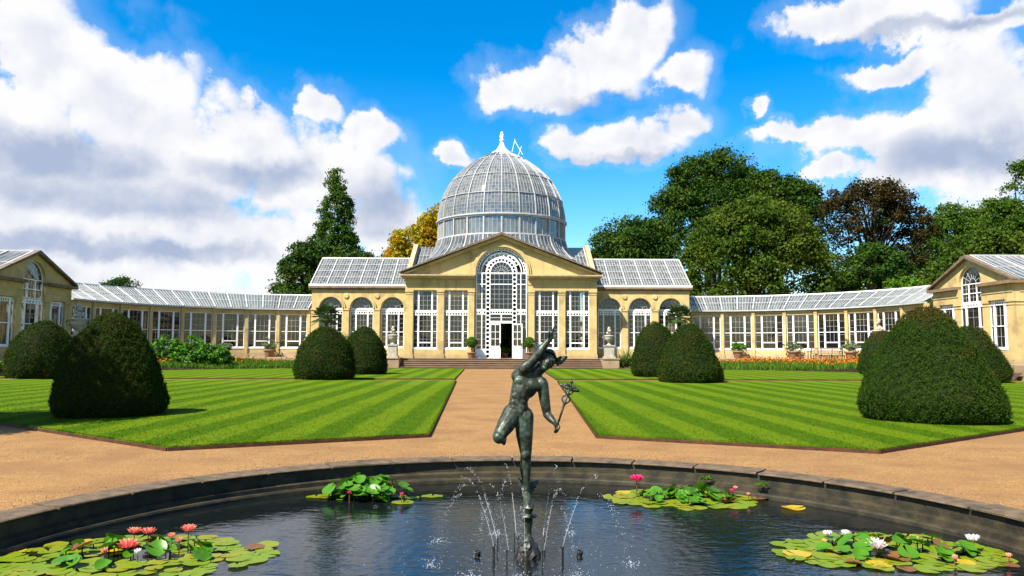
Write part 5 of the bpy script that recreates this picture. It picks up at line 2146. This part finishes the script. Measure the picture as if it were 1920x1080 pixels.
def capsule(m, p, q, r0, r1, n=12):
    p, q = Vector(p), Vector(q)
    d = (q - p).normalized()
    pts, rad = [], []
    for t in (-.95, -.7, -.35):
        pts.append(p + d * r0 * t)
        rad.append(r0 * math.sqrt(1 - t * t))
    for t in (0, .25, .5, .75, 1):
        pts.append(p.lerp(q, t))
        rad.append(r0 + (r1 - r0) * t)
    for t in (.35, .7, .95):
        pts.append(q + d * r1 * t)
        rad.append(r1 * math.sqrt(1 - t * t))
    m.tube(pts, rad, n)


def limb(m, pts, rads):
    for (a, b, ra, rb) in zip(pts[:-1], pts[1:], rads[:-1], rads[1:]):
        capsule(m, a, b, ra, rb)


b = MB()
# standing leg (x, depth, z); the camera looks along +y, so smaller y is nearer
yq = SY
limb(b, [(.140, yq, 1.00), (.146, yq - .02, .83), (.160, yq - .015, .66)], [.098, .082, .056])
ellipsoid(b, (.158, yq - .045, .655), (.046, .04, .055))                      # knee cap
limb(b, [(.160, yq - .005, .64), (.156, yq + .015, .51), (.165, yq + .02, .38), (.168, yq + .015, .30)], [.052, .056, .037, .030])
ellipsoid(b, (.150, yq + .04, .53), (.048, .045, .095))                         # calf
ellipsoid(b, (.167, yq + .03, .255), (.034, .045, .045))                      # heel
limb(b, [(.168, yq + .01, .27), (.172, yq - .06, .22), (.178, yq - .13, .185)], [.036, .036, .026])
for k in range(5):
    limb(b, [(.145 + k * .0155, yq - .12, .185), (.142 + k * .0175, yq - .165 + abs(k - 3) * .006, .172)], [.013, .010])
# raised leg: thigh forward and down to the left, shin folded away behind
limb(b, [(.030, yq - .01, 1.03), (-.035, yq - .10, .925), (-.098, yq - .17, .835)], [.098, .084, .060])
ellipsoid(b, (-.104, yq - .205, .825), (.05, .045, .052))
limb(b, [(-.095, yq - .14, .815), (-.075, yq + .08, .79), (-.055, yq + .27, .80)], [.056, .056, .034])
limb(b, [(-.055, yq + .28, .80), (-.05, yq + .36, .76), (-.048, yq + .40, .70)], [.036, .034, .022])
# pelvis and trunk
ellipsoid(b, (.080, yq, 1.045), (.122, .098, .105), (0, R(8), 0))
ellipsoid(b, (.050, yq + .07, 1.03), (.08, .08, .09))
ellipsoid(b, (.120, yq + .07, 1.01), (.08, .08, .09))
limb(b, [(.083, yq, 1.06), (.090, yq - .01, 1.16), (.125, yq - .005, 1.27)], [.106, .088, .106])
ellipsoid(b, (.150, yq, 1.29), (.128, .094, .125), (0, R(22), 0))             # rib cage
ellipsoid(b, (.118, yq - .068, 1.330), (.080, .034, .052), (0, R(18), 0))     # breast muscles
ellipsoid(b, (.222, yq - .068, 1.300), (.080, .034, .052), (0, R(18), 0))
for (zx, zz) in ((.088, 1.20), (.084, 1.145), (.082, 1.09)):
    for q in (-.035, .035):
        ellipsoid(b, (zx + q, yq - .084, zz), (.036, .014, .030))
ellipsoid(b, (.160, yq + .06, 1.34), (.135, .055, .09), (0, R(22), 0))          # shoulder blades
# shoulders
ellipsoid(b, (.085, yq, 1.385), (.068, .066, .068))
ellipsoid(b, (.305, yq - .01, 1.315), (.066, .062, .066))
limb(b, [(.085, yq, 1.39), (.20, yq + .02, 1.37), (.30, yq, 1.325)], [.065, .075, .06])
# raised arm, on the left in the picture
limb(b, [(.088, yq - .01, 1.39), (.170, yq - .06, 1.48), (.247, yq - .08, 1.565)], [.060, .057, .047])
ellipsoid(b, (.150, yq - .07, 1.475), (.05, .05, .075), (0, R(42), 0))
limb(b, [(.247, yq - .08, 1.565), (.300, yq - .09, 1.635), (.362, yq - .10, 1.716)], [.047, .045, .029])
ellipsoid(b, (.390, yq - .10, 1.758), (.030, .020, .042), (0, R(35), 0))      # palm
limb(b, [(.398, yq - .105, 1.785), (.415, yq - .11, 1.83), (.437, yq - .112, 1.888)], [.0125, .011, .008])   # pointing finger
limb(b, [(.410, yq - .10, 1.775), (.440, yq - .115, 1.805), (.436, yq - .145, 1.790)], [.0125, .011, .009])
limb(b, [(.415, yq - .10, 1.762), (.445, yq - .12, 1.780), (.436, yq - .145, 1.762)], [.0125, .011, .009])
limb(b, [(.414, yq - .10, 1.748), (.438, yq - .12, 1.756), (.428, yq - .14, 1.742)], [.0115, .010, .008])
limb(b, [(.374, yq - .11, 1.752), (.372, yq - .13, 1.795), (.386, yq - .135, 1.825)], [.013, .0115, .009])   # thumb
# lowered arm with the staff
limb(b, [(.318, yq - .01, 1.305), (.338, yq - .0, 1.16), (.363, yq + .01, 1.02)], [.058, .052, .042])
limb(b, [(.363, yq + .01, 1.02), (.395, yq - .05, .985), (.425, yq - .10, .955)], [.042, .038, .027])
ellipsoid(b, (.440, yq - .125, .935), (.030, .036, .022), (0, R(25), 0))
for k in range(4):
    limb(b, [(.452 - k * .006, yq - .145 + k * .012, .945 - k * .014), (.468 - k * .006, yq - .160 + k * .012, .918 - k * .014), (.452 - k * .006, yq - .172 + k * .012, .902 - k * .012), (.436 - k * .005, yq - .160 + k * .012, .905 - k * .012)], [.0125, .0115, .0105, .009])
limb(b, [(.428, yq - .125, .955), (.440, yq - .155, .965), (.456, yq - .165, .955)], [.013, .0115, .009])
# neck and head, tilted to the right of the picture
limb(b, [(.225, yq + .005, 1.37), (.268, yq - .005, 1.425), (.315, yq - .01, 1.475)], [.066, .056, .056])
hc = Vector((.352, yq - .015, 1.525))
TILT = R(26)
Hm = Matrix.Translation(hc) @ Matrix.Rotation(TILT, 4, 'Y') @ Matrix.Rotation(R(-12), 4, 'X') @ Matrix.Rotation(R(10), 4, 'Z')


def hp(x, y, z):
    return tuple(Hm @ Vector((x, y, z)))


def hell(x, y, z, rx, ry, rz):
    m2 = MB()
    ellipsoid(m2, (0, 0, 0), (rx, ry, rz))
    b.add([hp(v[0] + x, v[1] + y, v[2] + z) for v in m2.v], m2.f)


hell(0, .015, .025, .074, .088, .082)
hell(0, -.022, -.022, .060, .062, .078)
hell(0, -.050, -.075, .032, .030, .028)       # chin
hell(0, -.080, -.012, .011, .020, .026)       # nose
hell(0, -.088, -.024, .015, .014, .010)
hell(0, -.072, -.050, .024, .013, .009)       # lips
for s in (-1, 1):
    hell(s * .028, -.070, .024, .026, .012, .008)     # brow
    hell(s * .028, -.064, .006, .013, .012, .008)     # eye
    hell(s * .035, -.052, -.022, .022, .022, .020)    # cheek
    hell(s * .073, .012, -.004, .011, .020, .030)     # ear
rgc = np.random.default_rng(8)
for k in range(46):
    an = rgc.uniform(0, 2 * PI)
    zz = rgc.uniform(.012, .075)
    rr = math.sqrt(max(0, 1 - ((zz - .02) / .085) ** 2))
    cx_, cy_ = .076 * rr * math.cos(an), .015 + .088 * rr * math.sin(an)
    if cy_ < -.055 and zz < .045:
        continue
    hell(cx_, cy_, zz, .018, .018, .015)
body = build('body_rough', b, 'bronze', None)
rm = body.modifiers.new('remesh', 'REMESH')
rm.mode = 'VOXEL'
rm.voxel_size = 0.0062
sm = body.modifiers.new('smooth', 'SMOOTH')
sm.factor = 0.5
sm.iterations = 5
dg = bpy.context.evaluated_depsgraph_get()
ev = body.evaluated_get(dg)
me = bpy.data.meshes.new_from_object(ev)
me.name = 'body'
me.polygons.foreach_set('use_smooth', [True] * len(me.polygons))
bpy.data.objects.remove(body)
WM.pop('body_rough', None)
obj('body', me, statue)


def wing_mesh(m, root, tip, up, n=6, L0=1.0, th=.012):
    """feathered bronze wing: overlapping tapered feathers fanned from root"""
    root, tip, up = Vector(root), Vector(tip), Vector(up)
    d = tip - root
    L = d.length
    d.normalize()
    s = d.cross(up).normalized()
    for k in range(n):
        t = k / (n - 1)
        st = root + d * L * .5 * t
        dirv_ = (d * (1 - .35 * (1 - t)) - up * (1 - t) * .9).normalized()
        ln = L * (.55 + .1 * t) * L0
        e = st + dirv_ * ln
        m.tube([st, st.lerp(e, .45), st.lerp(e, .8), e], [th, th * 1.5, th * 1.15, th * .25], 6)
    m.tube([root, root.lerp(tip, .5) + up * L * .12, root.lerp(tip, .72) + up * L * .04], [th * 1.5, th * 1.6, th * .8], 7)


# winged cap
m = MB()
vs_, fs_ = [], []
n = 20
for i, (r, z) in enumerate([(.074, .078), (.088, .076), (.076, .086), (.066, .102), (.048, .116), (.026, .124), (.002, .126)]):
    for k in range(n):
        an = 2 * PI * k / n
        vs_.append(hp(r * math.cos(an), .034 + r * 1.08 * math.sin(an), z - .012 * math.sin(an)))
for i in range(6):
    for k in range(n):
        fs_.append((i * n + k, i * n + (k + 1) % n, (i + 1) * n + (k + 1) % n, (i + 1) * n + k))
m.add(vs_, fs_)
build('cap', m, 'bronze', statue, smooth=True)
m = MB()
wing_mesh(m, hp(.085, .01, .055), (.545, yq + .0, 1.565), (.25, 0, 1), 6, 1.0, .012)
build('cap_wing', m, 'bronze', statue, smooth=True)
m = MB()
wing_mesh(m, hp(-.075, .01, .085), (.235, yq + .02, 1.695), (-.1, 0, 1), 6, 1.0, .011)
build('cap_wing', m, 'bronze', statue, smooth=True)
m = MB()
wing_mesh(m, (.185, yq + .03, .33), (.275, yq + .10, .375), (.1, .2, 1), 5, 1.0, .012)
build('ankle_wing', m, 'bronze', statue, smooth=True)
m = MB()
wing_mesh(m, (.14, yq + .04, .33), (.095, yq + .13, .39), (-.1, .2, 1), 5, 1.0, .012)
build('ankle_wing', m, 'bronze', statue, smooth=True)
# staff with two snakes and wings
c0, c1 = Vector((.425, yq - .150, .865)), Vector((.586, yq - .13, 1.335))
ax = (c1 - c0).normalized()
sd = Vector((ax.z, 0, -ax.x)).normalized()
bk = Vector((0, 1, 0))
m = MB()
m.tube([c0, c1], [.011, .010], 8)
ellipsoid(m, tuple(c1), (.016, .016, .016))
st_ = build('staff', m, 'bronze', statue, smooth=True)
for s in (-1, 1):
    m = MB()
    pts, rads = [], []
    for i in range(37):
        t = i / 36
        pos = c0 + ax * (.27 + .20 * t)
        amp = .018 + .034 * math.sin(PI * min(1, t * 1.05)) * (0.55 + .55 * t)
        pts.append(pos + sd * (s * amp * math.sin(t * 2.0 * PI)) + bk * (s * .014 * math.cos(t * 2.0 * PI)))
        rads.append(.0085 if i < 34 else .010)
    m.tube(pts, rads, 7)
    build('snake', m, 'bronze', st_, smooth=True)
    m = MB()
    r0 = c1 - ax * .045
    tip = r0 + sd * (s * .095) - ax * .015
    wing_mesh(m, r0, tip, ax, 5, .85, .0105)
    build('staff_wing', m, 'bronze', st_, smooth=True)
# pedestal: bronze stem rising out of a rocky mount
m = MB()
m.lathe([(.055, .165), (.050, .12), (.038, .10), (.042, .085), (.088, .078), (.082, .064), (.046, .055), (.044, .0), (.034, -.06), (.040, -.12), (.055, -.15)], 18, (SX, SY, 0))
build('pedestal_stem', m, 'bronze', statue, smooth=True)
m = MB()
rgm = np.random.default_rng(4)
vs_, fs_ = [], []
n, k = 18, 8
for i in range(k + 1):
    ph = PI / 2 * i / k
    for j in range(n):
        th = 2 * PI * j / n
        q = 1 + rgm.uniform(-.12, .12)
        vs_.append((SX + .125 * q * math.cos(ph) * math.cos(th), SY + .125 * q * math.cos(ph) * math.sin(th), WATER_Z - .05 + .22 * math.sin(ph) * (1 + rgm.uniform(-.05, .05))))
for i in range(k):
    for j in range(n):
        fs_.append((i * n + j, i * n + (j + 1) % n, (i + 1) * n + (j + 1) % n, (i + 1) * n + j))
m.add(vs_, fs_)
build('rock_mount', m, 'dark_metal', statue)

# ================================================================== FOUNTAIN
ICO_V = None


def ico(sub=0):
    bm_ = bmesh.new()
    bmesh.ops.create_icosphere(bm_, subdivisions=sub + 1, radius=1.0)
    v = np.array([x.co[:] for x in bm_.verts])
    f = np.array([[q.index for q in fc.verts] for fc in bm_.faces])
    bm_.free()
    return v, f


IV, IF = ico(0)


def droplets(pts, rads):
    pts, rads = np.asarray(pts), np.asarray(rads)
    v = (pts[:, None, :] + IV[None] * rads[:, None, None]).reshape(-1, 3)
    f = (IF[None] + (np.arange(len(pts)) * len(IV))[:, None, None]).reshape(-1, 3)
    return v, f


JETS = [(200, .34, .46, .60, 'leftmost jet arching to the left'), (232, .30, .40, .52, 'jet falling at the front left'), (262, .26, .36, .44, 'jet rising close left of the foot'),
        (150, .34, .44, .66, 'jet arching to the back left'), (110, .30, .42, .56, 'jet at the back behind the leg'), (60, .32, .42, .62, 'jet arching to the back right'),
        (340, .34, .46, .64, 'rightmost jet arching to the right'), (300, .28, .34, .50, 'jet falling at the front right')]
for i, (deg, r0, top, out, lab) in enumerate(JETS):
    a = R(deg)
    d = Vector((math.cos(a), math.sin(a), 0))
    base = Vector((SX, SY, WATER_Z)) + d * r0
    t = thing('nozzle_pipe', 'slim dark nozzle pipe of the %s' % lab, 'pipe', tuple(base), group='fountain nozzles round the statue')
    for q in range(2 if i % 2 == 0 else 1):
        m = MB()
        p0 = base + Vector((-d.y, d.x, 0)) * (.018 * (q * 2 - 1))
        m.tube([p0 + Vector((0, 0, -.12)), p0 + Vector((0, 0, .10 + .03 * q))], .0052, 6)
        m.tube([p0 + Vector((0, 0, .101 + .03 * q)), p0 + Vector((0, 0, .118 + .03 * q))], .0075, 6)
        build('pipe', m, 'dark_metal', t)
    rg = np.random.default_rng(60 + i)
    n = 110
    top = top * .58
    u = rg.random(n) ** .9
    h = top - WATER_Z - .1 + .16
    z = WATER_Z + .15 + (h) * (1 - (2 * u / 1.06 - 1) ** 2)
    z = np.where(u > .53, (top + .05) - ((u - .53) / .47) ** 2 * (top + .05 - WATER_Z), z)
    rr = r0 + (out) * u
    sp = .004 + .02 * u ** 2
    pts = np.stack([SX + rr * d.x + rg.normal(size=n) * sp, SY + rr * d.y + rg.normal(size=n) * sp, np.maximum(z + rg.normal(size=n) * sp, WATER_Z + .005)], 1)
    v, f = droplets(pts, rg.uniform(.0011, .0036, n))
    # the unbroken part of the jet
    tb = MB()
    uu = [q / 14 * .22 for q in range(15)]
    hz = [WATER_Z + .12 + h * (1 - (2 * q / 1.06 - 1) ** 2) for q in uu]
    tb.tube([(SX + (r0 + out * q) * d.x, SY + (r0 + out * q) * d.y, zz) for q, zz in zip(uu, hz)], [.0018 - .0008 * q / .34 for q in uu], 5)
    tv = np.array(tb.v)
    tq = np.array([fc for fc in tb.f if len(fc) == 4])
    tf = np.concatenate([tq[:, [0, 1, 2]], tq[:, [0, 2, 3]]])
    v, f = join([(v, f), (tv, tf)])
    # splash where it lands
    ns = 60
    lp = Vector((SX, SY, WATER_Z)) + d * (r0 + out)
    sp_ = np.stack([lp.x + rg.normal(size=ns) * .05, lp.y + rg.normal(size=ns) * .04, WATER_Z + np.abs(rg.normal(size=ns)) * .03], 1)
    v2, f2 = droplets(sp_, rg.uniform(.0014, .0042, ns))
    v, f = join([(v, f), (v2, f2)])
    tag(obj('water_jet', np_mesh('water_jet', v, f, 'droplet', True)), 'beaded water of the %s' % lab, 'water jet', kind='stuff')
rg = np.random.default_rng(99)
n = 420
ang = rg.random(n) * 2 * PI
rad = .25 + np.abs(rg.normal(size=n)) * .75
pts = np.stack([SX + rad * np.cos(ang), SY + rad * np.sin(ang), WATER_Z + np.abs(rg.normal(size=n)) * .015 + rg.random(n) ** 6 * .5], 1)
v, f = droplets(pts, rg.uniform(.0012, .0032, n))
tag(obj('water_spray', np_mesh('water_spray', v, f, 'droplet', True)), 'fine drops scattered over the water round the statue', 'spray', kind='stuff')
# two lamps in the water
for (x, lab) in ((-.285, 'small dark lamp in the water left of the statue'), (.66, 'small dark lamp in the water right of the statue')):
    t = thing('pond_lamp', lab, 'lamp', (x, 7.22, WATER_Z), group='lamps in the pond')
    Ml = Matrix.Translation((x, 7.22, WATER_Z - .02)) @ Matrix.Rotation(R(14 if x > 0 else -10), 4, 'Y') @ Matrix.Rotation(R(12), 4, 'X')
    m = MB()
    m.lathe([(.001, -.05), (.026, -.05), (.026, .045), (.031, .05), (.031, .068), (.025, .07), (.022, .06), (.001, .06)], 16)
    build('housing', m, 'dark_metal', t, Ml)

# ================================================================== WATER LILIES
def pad_mesh(seed, cup, mat):
    rg = np.random.default_rng(seed)
    n = 20
    notch = .16
    vs = [(0, 0, 0)]
    fs = []
    for ring, rr in ((0, .55), (1, 1.0)):
        for k in range(n + 1):
            a = notch + (2 * PI - 2 * notch) * k / n
            r = rr * (1 + .03 * math.sin(3 * a + seed) * ring)
            z = cup * rr ** 2 * (1 + .6 * math.sin(2 * a + seed)) + ring * .02 * math.sin(5 * a + seed)
            vs.append((r * math.cos(a), r * math.sin(a), z))
    for k in range(n):
        fs.append((0, 1 + k, 2 + k))
        fs.append((1 + k, 1 + (n + 1) + k, 2 + (n + 1) + k, 2 + k))
    m = MB()
    m.add(vs, fs)
    return m.mesh('leaf', mat, True)


PADS = {mt: [pad_mesh(i, c, mt) for i, c in enumerate(cs)] for mt, cs in
        (('lily_leaf', (.01, .02, .03)), ('lily_up', (.22, .34, .12)), ('lily_rust', (.08, .25)), ('lily_yellow', (.03, .10)))}


def flower_mesh(mat, openness):
    m = MB()
    for ring, (cnt, el_, ln, w) in enumerate(((9, .25, .060, .017), (8, .62, .056, .015), (6, 1.0, .046, .012))):
        for k in range(cnt):
            a = 2 * PI * (k + .5 * ring) / cnt
            e = el_ + (1 - openness) * (1.25 - el_)
            d = Vector((math.cos(a) * math.cos(e), math.sin(a) * math.cos(e), math.sin(e)))
            s = Vector((-math.sin(a), math.cos(a), 0)) * w
            up = s.cross(d).normalized() * -.008
            z0 = Vector((0, 0, .008))
            m.add([z0, z0 + d * ln * .55 + s + up, z0 + d * ln + Vector((0, 0, .006)), z0 + d * ln * .55 - s + up, z0 + d * ln * .5 - up], [(0, 1, 4), (0, 4, 3), (1, 2, 4), (4, 2, 3)])
    return m.mesh('petals', mat, False)


def stamen_mesh():
    m = MB()
    m.lathe([(.001, .012), (.014, .014), (.016, .028), (.010, .036), (.001, .034)], 10)
    return m.mesh('stamens', 'stamen')


STAM = stamen_mesh()
FLOW = {}


def lily(label, cx, cy, a, b_, nflat, nup, flowers, seed, upmix=('lily_up', 'lily_up', 'lily_up'), rust=.1, mound=.16, size=(.075, .13)):
    rg = np.random.default_rng(seed)
    t = thing('water_lily', label, 'water lily', (cx, cy, WATER_Z), group='water lilies on the pond')
    placed = []
    tries = 0
    while len(placed) < nflat and tries < 6000:
        tries += 1
        an = rg.uniform(0, 2 * PI)
        q = math.sqrt(rg.uniform(.08, 1.0))
        x, y = cx + a * q * math.cos(an), cy + b_ * q * math.sin(an)
        r = rg.uniform(*size)
        if any(math.hypot(x - p[0], y - p[1]) < .50 * (r + p[2]) for p in placed):
            continue
        placed.append((x, y, r))
        mt = 'lily_leaf' if rg.random() > rust else ('lily_yellow' if rg.random() < .6 else 'lily_rust')
        me_ = PADS[mt][rg.integers(len(PADS[mt]))]
        M = Matrix.Translation((x, y, WATER_Z + .006 + rg.uniform(0, .012))) @ Matrix.Rotation(rg.uniform(-.05, .05), 4, 'X') @ Matrix.Rotation(rg.uniform(0, 2 * PI), 4, 'Z') @ Matrix.Scale(r, 4)
        obj('leaf', me_, t, M)
    st = MB()
    for k in range(nup):
        an = rg.uniform(0, 2 * PI)
        q = math.sqrt(rg.uniform(0, .62)) * .8
        x, y = cx + a * q * math.cos(an), cy + b_ * q * math.sin(an)
        h = mound * (1.05 - q) * rg.uniform(.2, 1.0) + .03
        r = rg.uniform(.058, .098)
        mt = 'lily_up' if rg.random() > rust * 0.7 else 'lily_rust'
        me_ = PADS[mt][rg.integers(len(PADS[mt]))]
        tilt = rg.uniform(.1, .75)
        M = Matrix.Translation((x, y, WATER_Z + h)) @ Matrix.Rotation(an + rg.uniform(-.6, .6), 4, 'Z') @ Matrix.Rotation(tilt, 4, 'Y') @ Matrix.Rotation(rg.uniform(0, 6.28), 4, 'Z') @ Matrix.Scale(r, 4)
        obj('leaf', me_, t, M)
        st.tube([(x, y, WATER_Z - .05), (x, y, WATER_Z + h)], .006, 5)
    if st.v:
        tag(build('stalk', st, 'hedge_core', t), kind='stuff')
    for (fx, fy, fz, mat, sc, op) in flowers:
        key = (mat, op)
        if key not in FLOW:
            FLOW[key] = flower_mesh(mat, op)
        M = Matrix.Translation((fx, fy, WATER_Z + fz)) @ Matrix.Rotation(rg.uniform(-.25, .25), 4, 'X') @ Matrix.Rotation(rg.uniform(0, 6), 4, 'Z') @ Matrix.Scale(sc * 1.2, 4)
        fl = obj('flower', FLOW[key], t, M)
        if op > .5:
            obj('stamens', STAM, fl, M)
        m = MB()
        m.tube([(fx, fy, WATER_Z - .03), (fx, fy, WATER_Z + fz + .005)], .006, 5)
        build('flower_stalk', m, 'lily_rust', fl)
    return t


lily('water lily clump with salmon pink flowers at the front left', -3.48, 7.22, 1.28, .72, 100, 30,
     [(-3.62, 7.45, .14, 'petal_salmon', 1.15, .8), (-3.50, 7.48, .13, 'petal_salmon', 1.15, .8), (-3.12, 7.50, .15, 'petal_salmon', 1.2, .8), (-3.50, 7.08, .10, 'petal_salmon', 1.6, 1.0),
      (-3.25, 7.42, .11, 'petal_salmon', .75, .5), (-3.08, 7.2, .11, 'petal_salmon', .9, .2), (-3.66, 6.98, .07, 'petal_salmon', .9, .2), (-3.36, 6.98, .07, 'petal_white', .8, .3)], 801, rust=.06, mound=.10)
lily('mounded water lily clump with raised leaves at the back left', -1.80, 9.95, .85, .48, 12, 84,
     [(-1.98, 9.62, .10, 'petal_magenta', .7, .2), (-1.32, 9.6, .08, 'petal_magenta', .7, .2)], 802, rust=.02, mound=.30, size=(.095, .15))
lily('water lily clump with one magenta flower at the back right', 2.32, 9.85, 1.0, .58, 58, 48,
     [(1.72, 10.0, .20, 'petal_magenta', 1.5, .9), (2.98, 9.85, .12, 'petal_salmon', .7, .4), (2.90, 9.75, .10, 'petal_magenta', .7, .3), (3.1, 9.7, .07, 'petal_salmon', .6, .3)], 803, rust=.07, mound=.15, size=(.095, .15))
lily('water lily clump with white flowers at the front right', 3.72, 7.32, 1.14, .66, 86, 34,
     [(3.46, 7.15, .08, 'petal_white', 1.5, 1.0), (3.20, 7.60, .08, 'petal_white', .9, .6), (3.38, 7.60, .08, 'petal_white', .9, .5), (4.45, 7.25, .10, 'petal_white', 1.25, .55), (4.02, 6.85, .05, 'petal_salmon', .7, .2), (4.55, 6.9, .05, 'petal_salmon', .7, .2)], 804, rust=.09, mound=.12)
t = thing('floating_leaf', 'single yellow lily leaf adrift right of the back lily clump', 'leaf', (3.5, 9.2, WATER_Z))
obj('leaf', PADS['lily_yellow'][1], t, Matrix.Translation((3.5, 9.25, WATER_Z + .012)) @ Matrix.Scale(.14, 4))
# weeds in the joints of the basin
for (x, lab) in ((2.75, 'little green weed growing from the basin ledge, left one'), (3.35, 'little green weed growing from the basin ledge, right one')):
    y = POND[1] + math.sqrt(4.95 ** 2 - (x - POND[0]) ** 2)
    bushy('basin_weed', lab, 'weed', (x, y, -.24), [(0, 0, .03, .09, .04, .03)], 'leaf_bright', .014, 14, 24, int(x * 100), (.02, .045), 'weeds on the basin ledge', stem=False)
